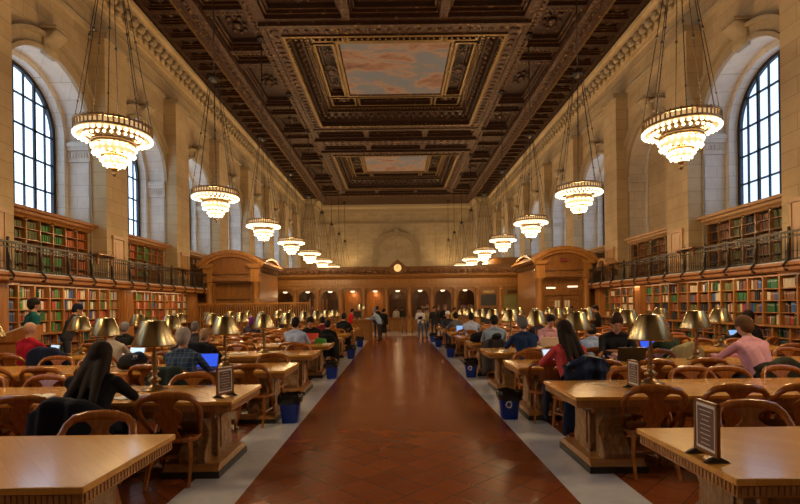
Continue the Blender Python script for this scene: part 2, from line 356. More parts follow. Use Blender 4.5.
def side_wall(sg, name):
    """bays with arched recesses; d is the depth outwards from the wall face"""
    m = MB(); P = lambda d, y, z: (sg * (HX + d), y, z)
    bays = [WC0 + PITCH * i for i in range(-3, 7)]
    ys = Y0
    NA = 20
    for bi, c in enumerate(bays):
        m.cur = 0
        blind = sg > 0 and bi - 3 == 1
        a, b = c - HW, c + HW
        m.quad(P(0, ys, 0), P(0, a, 0), P(0, a, ZC), P(0, ys, ZC))            # pier
        m.quad(P(0, a, 0), P(0, b, 0), P(0, b, 2.9), P(0, a, 2.9))            # below the gallery
        ar = arc(c, SPR, HW, PI, 0, NA)
        for i in range(NA):
            (y0, z0), (y1, z1) = ar[i], ar[i + 1]
            m.quad(P(0, y0, z0), P(0, y1, z1), P(0, y1, ZC), P(0, y0, ZC))
        # outer reveal, step, inner reveal
        for (h0, d0, h1, d1, k) in ((HW, 0, HW, 0.85, 1), (HW, 0.85, HW - 0.2, 0.85, 1), (HW - 0.2, 0.85, HW - 0.2, 1.35, 1)):
            m.cur = k
            p0 = [(c - h0, 2.9)] + arc(c, SPR, h0, PI, 0, NA) + [(c + h0, 2.9)]
            p1 = [(c - h1, 2.9)] + arc(c, SPR, h1, PI, 0, NA) + [(c + h1, 2.9)]
            for i in range(len(p0) - 1): m.quad(P(d0, *p0[i]), P(d0, *p0[i + 1]), P(d1, *p1[i + 1]), P(d1, *p1[i]))
        m.cur = 1
        m.quad(P(0, a, 2.9), P(0, b, 2.9), P(1.35, b, 2.9), P(1.35, a, 2.9))
        m.cur = 0
        if blind:
            m.quad(P(0.9, a, 2.9), P(0.9, b, 2.9), P(0.9, b, 10.9), P(0.9, a, 10.9))
        else:
            m.quad(P(1.34, a, 2.9), P(1.34, b, 2.9), P(1.34, b, 5.25), P(1.34, a, 5.25))
        ys = b
    m.cur = 0
    m.quad(P(0, ys, 0), P(0, Y1, 0), P(0, Y1, ZC), P(0, ys, ZC))
    w = struct(m.build(name, [M['stone_side'], M['reveal']], recalc=False))
    # children: mouldings fixed to the wall
    t = MB()
    prof = [(0, 14.25), (-0.08, 14.27), (-0.10, 14.45), (-0.2, 14.5), (-0.22, 14.98), (-0.42, 15.04), (-0.44, 15.2), (-0.6, 15.25), (-0.62, ZC), (0, ZC)]
    t.prism([(sg * (HX + d), z) for d, z in prof], 'y', Y0, 60.6)
    t.build('cornice', M['stone_side'], w)
    t = MB(); y = 9.0; t.smooth = True
    while y < 60.3:
        t.ball((sg * (HX - 0.34), y, 14.80), 0.24, 8, 5, (0.9, 0.85, 1.0)); t.ball((sg * (HX - 0.40), y + 0.28, 14.62), 0.11, 6, 4); t.ball((sg * (HX - 0.26), y, 14.5), 0.13, 6, 4)
        y += 0.55
    t.build('cornice_ornament', M['stone_trim'], w)
    t = MB()
    t.prism([(sg * (HX + d), z) for d, z in ((0, 12.8), (-0.10, 12.84), (-0.16, 12.98), (-0.06, 13.0), (-0.06, 13.1), (0, 13.12))], 'y', Y0, 60.6)
    t.prism([(sg * (HX + d), z) for d, z in ((0, 13.75), (-0.05, 13.77), (-0.05, 13.85), (0, 13.87))], 'y', Y0, 60.6)
    t.build('string_course', M['stone_trim'], w)
    for bi, c in enumerate(bays):
        if c < 3: continue
        if c + PITCH / 2 < 60:
            t = MB(); p = c + PITCH / 2
            x0, x1 = sorted((sg * (HX + 0.02), sg * (HX - 0.62)))
            t.box(x0, x1, p - 0.75, p + 0.75, 2.95, 12.8)
            t.build('pilaster', M['stone_side'], w)
            t = MB(); x0, x1 = sorted((sg * (HX + 0.02), sg * (HX - 0.06)))
            for s2 in (-1, 1): t.box(x0, x1, *sorted((p + s2 * 0.80, p + s2 * 0.755)), 2.95, 12.0)
            x0, x1 = sorted((sg * (HX + 0.02), sg * (HX - 0.74))); t.box(x0, x1, p - 0.78, p + 0.78, 12.55, 12.8)
            t.build('pilaster_moulding', M['stone_trim'], w)
        # archivolt
        t = MB(); NA = 24
        for (r0, r1, d) in ((HW, HW + 0.14, 0.14), (HW + 0.14, HW + 0.46, 0.07), (HW + 0.46, HW + 0.60, 0.22)):
            for i in range(NA):
                a0, a1 = PI - PI * i / NA, PI - PI * (i + 1) / NA
                q = [(c + r * math.cos(a), SPR + r * math.sin(a)) for r, a in ((r0, a0), (r1, a0), (r1, a1), (r0, a1))]
                t.prism(q, 'x', sg * HX, sg * (HX - d))
        t.build('archivolt', M['stone_trim'], w)
        # scrolled keystone
        t = MB(); t.smooth = True
        top = SPR + HW + 0.72
        t.prism([(sg * (HX + d), z) for d, z in ((0, SPR + HW - 0.12), (-0.20, SPR + HW - 0.10), (-0.26, SPR + HW + 0.1), (-0.20, SPR + HW + 0.3), (-0.42, SPR + HW + 0.5), (-0.58, top - 0.1), (-0.55, top), (0, top))], 'y', c - 0.30, c + 0.30)
        t.smooth = False
        t.box(*sorted((sg * HX, sg * (HX - 0.62))), c - 0.38, c + 0.38, top, top + 0.07)
        t.build('keystone', M['stone_trim'], w)
        # capitals of the jamb pilasters
        t = MB()
        for s2 in (-1, 1):
            e = c + s2 * HW
            for z0, z1, pr in ((7.65, 7.72, 0.05), (7.72, 8.1, 0.035), (8.1, 8.25, 0.09), (8.25, 8.42, 0.13)):
                t.box(*sorted((sg * (HX - 0.03), sg * (HX + 0.84))), *sorted((e + s2 * 0.02, e - s2 * pr)), z0, z1)
            for k in range(7): t.box(*sorted((sg * (HX + 0.06 + k * 0.11), sg * (HX + 0.12 + k * 0.11))), *sorted((e, e - s2 * 0.07)), 7.82, 8.02)
        t.build('jamb_capital', M['reveal'], w)
    return w, bays
wl, BAYS = side_wall(-1, 'wall_left')
wr, _ = side_wall(1, 'wall_right')

# end walls
m = MB()
m.quad((-10.2, Y1, 0), (10.2, Y1, 0), (10.2, Y1, ZC), (-10.2, Y1, ZC))
for s in (-1, 1):
    m.quad((s * 10.2, 60.6, 0), (s * 10.2, Y1, 0), (s * 10.2, Y1, ZC), (s * 10.2, 60.6, ZC))
    m.quad((s * 10.2, 60.6, 0), (s * 12.3, 60.6, 0), (s * 12.3, 60.6, ZC), (s * 10.2, 60.6, ZC))
wf = struct(m.build('wall_far', M['stone_end'], recalc=False))
t = MB()
t.prism([(Y1, 14.4), (Y1 - 0.1, 14.42), (Y1 - 0.15, 14.9), (Y1 - 0.5, 15.1), (Y1 - 0.55, ZC), (Y1, ZC)], 'x', -10.2, 10.2)
for s in (-1, 1): t.prism([(60.6, 14.4), (60.5, 14.42), (60.45, 14.9), (60.1, 15.1), (60.05, ZC), (60.6, ZC)], 'x', s * 10.2, s * 12.0)
for s in (-1, 1): t.prism([(s * 10.2, 14.4), (s * 10.1, 14.42), (s * 10.05, 14.9), (s * 9.7, 15.1), (s * 9.65, ZC), (s * 10.2, ZC)], 'y', 60.1, Y1)
t.box(-10.2, 10.2, Y1 - 0.08, Y1 + 0.02, 12.85, 13.1)
for s in (-1, 1): t.box(*sorted((s * 10.2, s * 12.0)), 60.5, 60.62, 12.85, 13.1)
t.build('cornice', M['stone_trim'], wf)
t = MB()
for (r0, r1, d) in ((2.55, 2.75, 0.14), (2.75, 3.1, 0.09), (3.1, 3.22, 0.2)):
    for i in range(28):
        a0, a1 = PI - PI * i / 28, PI - PI * (i + 1) / 28
        t.prism([(r * math.cos(a), 8.7 + r * math.sin(a)) for r, a in ((r0, a0), (r1, a0), (r1, a1), (r0, a1))], 'y', Y1, Y1 - d)
    for s in (-1, 1): t.box(*sorted((s * r0, s * r1)), Y1 - d, Y1, 3, 8.7)
for s in (-1, 1): t.box(*sorted((s * 2.45, s * 3.4)), Y1 - 0.24, Y1, 8.3, 8.65)
t.box(-0.3, 0.3, Y1 - 0.4, Y1, 11.1, 12.2)
for s in (-1, 1):
    for x in (5.2, 8.9): t.box(*sorted((s * x, s * (x + 0.12))), Y1 - 0.06, Y1, 3, 12.85)
t.build('blind_arch', M['stone_trim'], wf)
m = MB(); m.quad((-HX, Y0, 0), (HX, Y0, 0), (HX, Y0, ZC), (-HX, Y0, ZC)); struct(m.build('wall_near', M['stone_end'], recalc=False))

# windows
wn = 0
for sg in (-1, 1):
    for bi, c in enumerate(BAYS):
        if sg > 0 and bi == 4: continue
        wn += 1
        h = HW - 0.2
        f = MB(); X = lambda d0, d1: sorted((sg * (HX + d0), sg * (HX + d1)))
        # arched outer frame
        for i in range(24):
            a0, a1 = PI - PI * i / 24, PI - PI * (i + 1) / 24
            f.prism([(c + r * math.cos(a), SPR + r * math.sin(a)) for r, a in ((h - 0.14, a0), (h, a0), (h, a1), (h - 0.14, a1))], 'x', *X(1.18, 1.30))
        for s2 in (-1, 1): f.box(*X(1.18, 1.30), *sorted((c + s2 * h, c + s2 * (h - 0.14))), 5.25, SPR)
        f.box(*X(1.18, 1.30), c - h, c + h, 5.25, 5.4)
        win = struct(f.build('window_%d' % wn, M['iron']))
        g = MB()
        for k in range(1, 8):
            y = c - h + 2 * h * k / 8; th = 0.05 if k % 2 == 0 else 0.022
            top = SPR + math.sqrt(max(0, h * h - (y - c) ** 2))
            g.box(*X(1.2, 1.27), y - th, y + th, 5.3, top)
        z = 6.35
        while z < SPR + h - 0.2:
            hh = h if z < SPR else math.sqrt(h * h - (z - SPR) ** 2)
            g.box(*X(1.2, 1.27), c - hh, c + hh, z - 0.03, z + 0.03); z += 1.06
        g.build('glazing_bars', M['iron'], win)
        g = MB()
        pts = [(c - h, 5.3)] + arc(c, SPR, h, PI, 0, 24) + [(c + h, 5.3)]
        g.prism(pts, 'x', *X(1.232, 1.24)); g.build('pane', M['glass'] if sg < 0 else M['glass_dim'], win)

# ------------------------------------------------------------------ ceiling
m = MB(); D, G, DK, GO, CL = 0, 1, 2, 3, 4
def flat(x0, x1, y0, y1, z=ZC, k=D): m.cur = k; m.quad((x0, y0, z), (x1, y0, z), (x1, y1, z), (x0, y1, z))
def cof(x0, x1, y0, y1, ins=0.12, dp=0.5, fill=DK):
    m.rings(x0, x1, y0, y1, [(0, ZC), (0, ZC + dp * .35), (ins * .6, ZC + dp * .35), (ins * .6, ZC + dp * .6), (ins * 1.3, ZC + dp * .6), (ins * 1.3, ZC + dp), ], [D, G, D, G, DK], fill)
orn = MB(); orn.smooth = True; bead = MB()
def beads(xa, ya, xb, yb, z, sp=0.3, r=0.05):
    L = math.hypot(xb - xa, yb - ya); n = max(1, int(L / sp))
    for i in range(n):
        t = (i + .5) / n; x, y = xa + (xb - xa) * t, ya + (yb - ya) * t; bead.box(x - r, x + r, y - r, y + r, z - r, z + r)
def rosette(x, y, z, r):
    orn.ball((x, y, z), r * .45, 6, 4, (1, 1, .7))
    for k in range(5): a = 2 * PI * k / 5 + .3; orn.ball((x + r * .65 * math.cos(a), y + r * .65 * math.sin(a), z + .02), r * .38, 5, 4, (1, 1, .5))
def relief(x, y, z, lx, ly, n=7):
    rnd = random.Random(int(x * 13 + y * 7))
    orn.ball((x, y, z), min(lx, ly) * .42, 8, 5, (1, 1, .45))
    for k in range(n):
        a = 2 * PI * k / n; orn.ball((x + lx * .62 * math.cos(a), y + ly * .62 * math.sin(a), z + .04), min(lx, ly) * rnd.uniform(.14, .24), 6, 4, (1.2, 1, .5))
for c in (10.8, 29.7, 48.6):
    a, b = c - 9.45, c + 9.45
    # central part
    flat(-6.5, 6.5, a, a + 0.5, ZC - .25, G); flat(-6.5, 6.5, b - 0.5, b, ZC - .25, G)
    m.cur = D
    for yy in (a + .5, b - .5): m.quad((-6.5, yy, ZC - .25), (6.5, yy, ZC - .25), (6.5, yy, ZC), (-6.5, yy, ZC))
    for s in (-1, 1):
        y0, y1 = sorted((c + s * 6.9, c + s * 8.95))
        for x0, x1 in ((-6.1, -2.5), (-2.1, 2.1), (2.5, 6.1)):
            cof(x0, x1, y0 + .25, y1 - .25, .18, .6, D); relief((x0 + x1) / 2, (y0 + y1) / 2, ZC + .45, .9, .4)
            beads(x0, y0 + .12, x1, y0 + .12, ZC - .02, .28)
        for x0, x1 in ((-6.5, -6.1), (-2.5, -2.1), (2.1, 2.5), (6.1, 6.5)): flat(x0, x1, y0, y1, ZC, G)
        for x0, x1 in ((-6.1, -2.5), (-2.1, 2.1), (2.5, 6.1)): flat(x0, x1, y0, y0 + .25); flat(x0, x1, y1 - .25, y1)
    m.rings(-6.5, 6.5, c - 6.9, c + 6.9, [(0, ZC), (0, ZC - .18), (.25, ZC - .18), (.25, ZC - .1), (.9, ZC - .1), (.9, ZC - .2), (1.05, ZC - .2), (1.05, ZC + .15), (1.2, ZC + .15), (1.25, ZC + .45), (1.6, ZC + .65), (1.6, ZC + .85), (1.85, ZC + .85), (1.85, ZC + 1.0)],
            [D, G, D, G, D, GO, D, D, D, D, D, G, D])
    for (h, hy, z, sp, r) in ((5.4, 5.8, ZC - .22, .3, .05), (4.83, 5.23, ZC + .83, .25, .045)):
        for s in (-1, 1): beads(s * h, c - hy, s * h, c + hy, z, sp, r); beads(-h, c + s * hy, h, c + s * hy, z, sp, r)
    for s in (-1, 1):                # egg and dart cove
        k = -5.3
        while k < 5.4: orn.ball((s * 5.12, c + k, ZC + .5), .19, 6, 4, (.8, .75, 1.3)); k += .52
        k = -4.9
        while k < 5.0: orn.ball((k, c + s * 5.52, ZC + .5), .19, 6, 4, (.75, .8, 1.3)); k += .52
    # inner field: half 4.65 x 5.05 at ZC+1.0
    zi = ZC + 1.0
    def flat2(x0, x1, y0, y1, k=D): flat(x0, x1, y0, y1, zi, k)
    def cof2(x0, x1, y0, y1): m.rings(x0, x1, y0, y1, [(0, zi), (0, zi - .12), (.12, zi - .12), (.12, zi + .15), (.24, zi + .15), (.24, zi + .3)], [D, GO, D, G, D], DK)
    flat2(-4.65, 4.65, c - 5.05, c - 4.85); flat2(-4.65, 4.65, c + 4.85, c + 5.05)
    for s in (-1, 1):
        y0, y1 = sorted((c + s * 3.5, c + s * 4.85))
        cof2(-2.6, 2.6, y0, y1); relief(0, (y0 + y1) / 2, zi + .1, 1.6, .35, 9)
        for q in (-1, 1): cof2(*sorted((q * 2.75, q * 4.5)), y0, y1); rosette(q * 3.6, (y0 + y1) / 2, zi + .1, .45); flat2(*sorted((q * 2.6, q * 2.75)), y0, y1, G); flat2(*sorted((q * 4.5, q * 4.65)), y0, y1)
        x0, x1 = sorted((s * 3.35, s * 4.5))
        cof2(x0, x1, c - 3.3, c + 3.3); relief(s * 3.92, c, zi - .02, .62, 1.1, 12); relief(s * 3.92, c + 1.9, zi + .1, .4, .5, 6); relief(s * 3.92, c - 1.9, zi + .1, .4, .5, 6); beads(s * 3.3, c - 3.2, s * 3.3, c + 3.2, zi - .08, .22, .045); beads(s * 4.58, c - 3.2, s * 4.58, c + 3.2, zi - .08, .22, .045)
        flat2(*sorted((s * 4.5, s * 4.65)), c - 3.5, c + 3.5); flat2(*sorted((s * 3.35, s * 4.5)), c - 3.5, c - 3.3); flat2(*sorted((s * 3.35, s * 4.5)), c + 3.3, c + 3.5)
    m.rings(-3.35, 3.35, c - 3.5, c + 3.5, [(0, zi), (.08, zi - .1), (.22, zi - .1), (.3, zi + .02)], [GO, GO, G])
    # outer columns of compartments
    for s in (-1, 1):
        x0, x1 = sorted((s * 6.9, s * 8.7))
        xs0, xs1 = sorted((s * 6.5, s * 6.9)); flat(xs0, xs1, a, b, ZC, G); beads(s * 6.7, a, s * 6.7, b, ZC - .03, .3, .04)
        cells = [(-8.85, -7.9), (-7.5, -4.4), (-4.0, -3.05), (-2.65, 2.65), (3.05, 4.0), (4.4, 7.5), (7.9, 8.85)]
        p = a
        for u, v in cells:
            flat(x0, x1, p, c + u, ZC - .0, D); cof(x0, x1, c + u, c + v, .16, .55, D); p = c + v
            beads(x0, c + u - .12, x1, c + u - .12, ZC - .02, .22, .04)
            if v - u > 2: relief((x0 + x1) / 2, c + (u + v) / 2, ZC + .42, .6, 1.1, 8)
            else: rosette((x0 + x1) / 2, c + (u + v) / 2, ZC + .42, .3)
        flat(x0, x1, p, b, ZC, D)
    for s in (-1, 1):
        k = -9.3
        while k < 9.4: orn.ball((s * 9.2, c + k, ZC - .17), .13, 6, 4, (1, 1.5, .5)); orn.ball((s * 9.2, c + k + .3, ZC - .17), .07, 5, 3); orn.ball((s * 6.7, c + k, ZC - .02), .1, 5, 4, (1, 1.4, .5)); k += .6
        k = -6.3
        while k < 6.4: orn.ball((s * 5.92, c + k, ZC - .12), .15, 6, 4, (1.2, .8, .5)); k += .5
        k = -5.8
        while k < 5.9: orn.ball((k, c + s * 6.32, ZC - .12), .15, 6, 4, (.8, 1.2, .5)); orn.ball((k, c + s * 9.2, ZC - .26), .13, 6, 4, (1.4, 1, .5)); k += .5
# long beams and side rows, end strip
for s in (-1, 1):
    x0, x1 = sorted((s * 8.7, s * 9.7))
    m.cur = G
    m.prism([(s * 8.7, ZC), (s * 8.75, ZC - .22), (s * 8.95, ZC - .25), (s * 9.0, ZC - .16), (s * 9.4, ZC - .16), (s * 9.45, ZC - .25), (s * 9.65, ZC - .22), (s * 9.7, ZC)], 'y', Y0, 60.6)
    y = Y0 + .2
    x0, x1 = sorted((s * 9.9, s * 11.15))
    while y + 1.1 < 60.5:
        cof(x0, x1, y + .17, y + .98, .13, .3, DK); rosette(s * 10.52, y + .57, ZC + .2, .22)
        flat(x0, x1, y - .12, y + .17, ZC, D)
        y += 1.1
    flat(x0, x1, y - .12, 60.6, ZC, D)
    flat(*sorted((s * 9.7, s * 9.9)), Y0, 60.6, ZC, GO); flat(*sorted((s * 11.15, s * 11.5)), Y0, 60.6, ZC, D); flat(*sorted((s * 11.4, s * 12.3)), Y0, 60.6, ZC, D)
flat(-8.7, 8.7, Y0, 1.35, ZC, D)
flat(-8.7, 8.7, 58.05, 58.6, ZC - .2, G); flat(-8.7, 8.7, 58.6, 60.6, ZC, D); flat(-10.2, 10.2, 60.6, Y1, ZC, D)
for k in range(-8, 8): cof(k * 1.08 + .1, k * 1.08 + .98, 59.3, 60.2, .12, .3, DK)
ceil = struct(m.build('ceiling', [M['ceil'], M['ceil_gold'], M['ceil_dark'], M['gold'], M['clouds']], recalc=False))
orn.build('gilded_relief', M['ceil_gold'], ceil); bead.build('gilded_beading', M['gold'], ceil)
for c in (10.8, 29.7, 48.6):
    q = MB(); q.box(-3.07, 3.07, c - 3.22, c + 3.22, ZC + 1.0, ZC + 1.04); q.build('cloud_painting', M['clouds'], ceil)
# roof slab closing the attic above
m = MB(); m.box(-15, 15, Y0 - 1, Y1 + 1, 17.4, 17.6)
for s in (-1, 1): m.box(*sorted((s * 12.12, s * 12.4)), Y0, Y1 + 1, ZC, 17.4)
m.box(-12.4, 12.4, Y0 - .3, Y0, ZC, 17.4); m.box(-12.4, 12.4, Y1, Y1 + .3, ZC, 17.4)
m.build('roof_slab', M['base_dark'], ceil)

# ------------------------------------------------------------------ gallery (balcony) along both sides
def gallery(sg, side):
    X = lambda a, b: sorted((sg * a, sg * b))
    yA, yB = -2.0, 26.9
    m = MB()
    m.box(*X(10.62, 12.1), yA, yB, 2.84, 2.95)
    m.cur = 1; m.prism([(sg * x, z) for x, z in ((10.58, 2.92), (10.58, 2.84), (10.66, 2.80), (10.66, 2.70), (10.72, 2.66), (12.1, 2.66), (12.1, 2.92))], 'y', yA, yB)
    struct(m.build('trim_gallery_%s' % side, [M['marble'], M['case']]))
    r = thing('gallery_railing', 'long dark bronze railing of thin balusters edging the %s gallery' % side, 'railing', (sg * 10.66, 0, 2.95), 0, 'gallery railings')
    t = MB(); t.box(-0.04, 0.04, yA, yB, 0.76, 0.82); t.box(-0.025, 0.025, yA, yB, 0.64, 0.665); t.build('top_rail', M['bronze'], r)
    t = MB(); t.box(-0.03, 0.03, yA, yB, 0.03, 0.07); t.build('bottom_rail', M['bronze'], r)
    y = 13.1 - 1.19 * 3
    while y < yB:
        t = MB(); t.box(-0.03, 0.03, y - .03, y + .03, -0.15, 0.86)
        t.sweep([(-sg * .03, y, .5), (-sg * .06, y, .3), (-sg * .04, y, .12), (-sg * .09, y, -.02), (-sg * .17, y, -.12), (-sg * .14, y, -.22), (-sg * .05, y, -.25)], (.035, .035), 6)
        t.ball((0, y, .9), .045); t.build('post', M['bronze'], r)
        t = MB(); n = 9
        for k in range(1, n):
            yy = y + 1.19 * k / n
            if yy < yB: t.box(-.008, .008, yy - .008, yy + .008, .05, .77)
        for k in range(n):
            yy = y + 1.19 * (k + .5) / n
            if yy < yB: t.box(-.006, .006, yy - .035, yy + .035, .665, .69); t.box(-.005, .005, yy - .045, yy + .045, .25, .265)
        t.build('baluster_panel', M['bronze'], r)
        y += 1.19
gallery(-1, 'left'); gallery(1, 'right')

# bookcases under the gallery
BOOKS = []                     # (x, y, z, thickness, height, depth, colour, sg, where)
PAL = {'red': (.36, .04, .025), 'brown': (.22, .09, .04), 'dark green': (.03, .13, .045), 'bright green': (.06, .21, .045), 'cream': (.66, .54, .36), 'blue': (.05, .11, .28), 'orange': (.48, .13, .04), 'black': (.02, .02, .022), 'olive': (.14, .14, .045), 'tan': (.40, .25, .12)}
BM = {k: book_mat('book_cloth_' + k.replace(' ', '_'), v) for k, v in PAL.items()}
def fill_shelf(sg, xf, y0, y1, z, hmax, cols, where, full=0.92, set_colour=None):
    y = y0 + 0.015
    rnd = random.random; cc = set_colour or random.choice(cols); run = 0
    hh = hmax * random.uniform(.72, .9)
    while y < y1 - 0.03:
        if run <= 0 and not set_colour:
            cc = random.choice(cols); run = random.randint(1, 4); hh = hmax * random.uniform(.74, .97)
        th = random.uniform(.035, .06)
        if y + th > y1 - 0.01: break
        if rnd() < full: BOOKS.append((sg * (xf + 0.05 + random.uniform(0, .03)), y + th / 2, z, th, hh * random.uniform(.96, 1.03), .19, cc, sg, where))
        y += th + 0.002; run -= 1
def lower_case(sg, y0, n, pw, idx, side):
    y1 = y0 + n * .64
    X = lambda a, b: sorted((sg * a, sg * b))
    r = thing('bookcase', 'open oak wall bookcase under the %s gallery, %s bay from the camera' % (side, ORD[idx]), 'bookcase', (0, 0, 0), 0, 'wall bookcases under the galleries')
    t = MB(); t.box(*X(11.62, 11.68), y0, y1, 0, 2.66); t.box(*X(11.2, 11.68), y0, y1, 2.60, 2.66); t.build('carcass', M['case'], r)
    w = .64
    t = MB()
    for k in range(n + 1):
        y = y0 + k * w; t.box(*X(11.2, 11.66), y - .025, y + .025, 1.15, 2.62); t.box(*X(10.98, 11.66), y - .025, y + .025, 0, 1.12)
    t.build('uprights', M['case'], r)
    t = MB()
    t.box(*X(10.93, 11.66), y0, y1, 1.10, 1.15)
    for z in (1.51, 1.87, 2.23): t.box(*X(11.22, 11.64), y0, y1, z - .012, z + .012)
    for z in (.12, .45, .78): t.box(*X(11.0, 11.64), y0, y1, z - .012, z + .012)
    t.build('shelves', M['case'], r)
    t = MB(); t.box(*X(10.97, 11.68), y1, y1 + pw, 0, 2.66); t.box(*X(10.93, 10.98), y1 + .08, y1 + pw - .08, .2, 2.45)
    t.build('end_panel', M['case'], r, bevel=.01)
    left = ['red', 'cream', 'brown', 'dark green', 'blue', 'orange', 'tan', 'red', 'cream', 'bright green', 'brown']
    right = ['brown', 'black', 'olive', 'cream', 'dark green', 'blue', 'brown', 'red']
    for k in range(n):
        a, b = y0 + k * w + .03, y0 + (k + 1) * w - .03
        for j, z in enumerate((1.162, 1.522, 1.882, 2.242)):
            hm = .325
            wh = 'shelf %d' % j
            sc = None
            if sg > 0 and random.random() < .45: sc = random.choice(['brown', 'black', 'dark green', 'cream', 'olive'])
            fill_shelf(sg, 11.22, a, b, z, hm, left if sg < 0 else right, (idx, k, j), .95, sc)
        if idx > 0:
            for z in (.462, .792): fill_shelf(sg, 11.04, a, b, z, .29, ['black', 'dark green', 'brown', 'blue'], (idx, k, 9), .8)
for i, (y0, n) in enumerate(((7.14, 9), (13.5, 9), (19.9, 9))): lower_case(-1, y0, n, .6, i, 'left')
for i, (y0, n, p) in enumerate(((6.5, 9, .6), (12.86, 14, .45), (22.27, 6, .6))): lower_case(1, y0, n, p, i, 'right')

# shelf lights under the gallery soffit
for sg, side in ((-1, 'left'), (1, 'right')):
    for i, y in enumerate((10.3, 16.4, 22.6)):
        o = thing('shelf_light', 'slim strip light under the %s gallery soffit, %s from the camera' % (side, ORD[i]), 'light', (sg * 10.86, y, 2.655), 0, 'strip lights under the galleries')
        t = MB(); t.box(-.05, .05, -2.6, 2.6, -.03, 0); t.build('housing', M['bronze'], o)
        L = bpy.data.lights.new('strip_light', 'AREA'); L.shape = 'RECTANGLE'; L.size = .08; L.size_y = 5.2; L.energy = 26; L.color = (1, .74, .42)
        lo = bpy.data.objects.new('strip_light', L); COL.objects.link(lo); lo.parent = o; lo.location = (0, 0, -.034); lo.rotation_euler = (0, -sg * .75, 0)

# niche bookcases below the windows
def niche(sg, c, idx, side):
    X = lambda a, b: sorted((sg * a, sg * b)); h = HW - .06
    if idx >= 3 and c > 34: pass
    r = thing('gallery_bookcase', '%s bookcase with projecting cornice under the %s window of the %s wall' % ('grilled' if sg > 0 else 'open oak', ORD[idx], side), 'bookcase', (0, 0, 0), 0, 'bookcases under the windows')
    t = MB(); t.box(*X(12.6, 12.65), c - h, c + h, 2.96, 4.9); t.build('back', M['case'], r)
    t = MB(); n = 7; w = 2 * h / n
    for k in range(n + 1): y = c - h + k * w; t.box(*X(12.16, 12.62), y - .02, y + .02, 2.96, 4.9)
    zs = [3.0, 3.4, 3.8, 4.2, 4.55]
    for z in zs: t.box(*X(12.18, 12.6), c - h, c + h, z - .012, z + .012)
    t.build('shelves', M['case'], r)
    t = MB(); t.prism([(sg * x, z) for x, z in ((12.66, 4.86), (12.1, 4.86), (12.06, 4.92), (11.96, 4.98), (11.94, 5.06), (11.8, 5.1), (11.78, 5.17), (13.35, 5.17), (13.35, 5.1), (12.66, 5.1))], 'y', c - HW - .25 if False else c - HW + .005, c + HW - .005)
    t.box(*X(11.8, 12.095), c - HW - .12, c + HW + .12, 5.08, 5.17)
    t.build('cornice', M['case'] if sg < 0 else M['door_wood'], r)
    if sg > 0:
        t = MB()
        for k in range(22): y = c - h + 2 * h * k / 21; t.box(*X(12.13, 12.14), y - .006, y + .006, 3.0, 4.86)
        for k in range(10): z = 3.05 + .2 * k; t.box(*X(12.13, 12.14), c - h, c + h, z - .005, z + .005)
        t.build('grille', M['bronze'], r)
    seq = {(-1, 0): ['olive'] * 3 + ['bright green'] * 2 + ['orange', 'orange'], (-1, 1): ['orange', 'tan', 'orange', 'bright green', 'bright green', 'brown', 'brown']}.get((sg, idx), (['brown', 'tan', 'brown'] * 3 if sg < 0 else ['black', 'olive', 'brown', 'black', 'olive', 'brown', 'black']))
    if idx <= 3:
        for k in range(n):
            a, b = c - h + k * w + .025, c - h + (k + 1) * w - .025
            for j, z in enumerate(zs):
                if z < 3.1 and idx > 0: continue
                fill_shelf(sg, 12.2, a, b, z + .013, .34 if j < 4 else .28, None, (10 + idx, k, j), .97, seq[k])
vis = [c for c in BAYS if c > 14]
for i, c in enumerate(vis):
    niche(-1, c, i, 'left'); niche(1, c, i, 'right')
# small picture lights on the niche cornices
for sg, side in ((-1, 'left'), (1, 'right')):
    for i, c in enumerate(vis[:3]):
        for k, dy in enumerate((-1.2, 0, 1.2)):
            o = thing('picture_light', 'small brass light %s along the cornice over the %s bookcase of the %s gallery' % (ORD[k], ORD[i], side), 'light', (sg * 11.98, c + dy, 4.87), 0, 'small lights over the gallery bookcases')
            t = MB(); t.smooth = True; t.lathe([(.02, 0), (.09, -.07), (.1, -.08)], n=10); t.build('shade', M['brass'], o)
            t = MB(); t.smooth = True; t.ball((0, 0, -.065), .022, 6, 4); t.build('bulb', M['globe'], o)

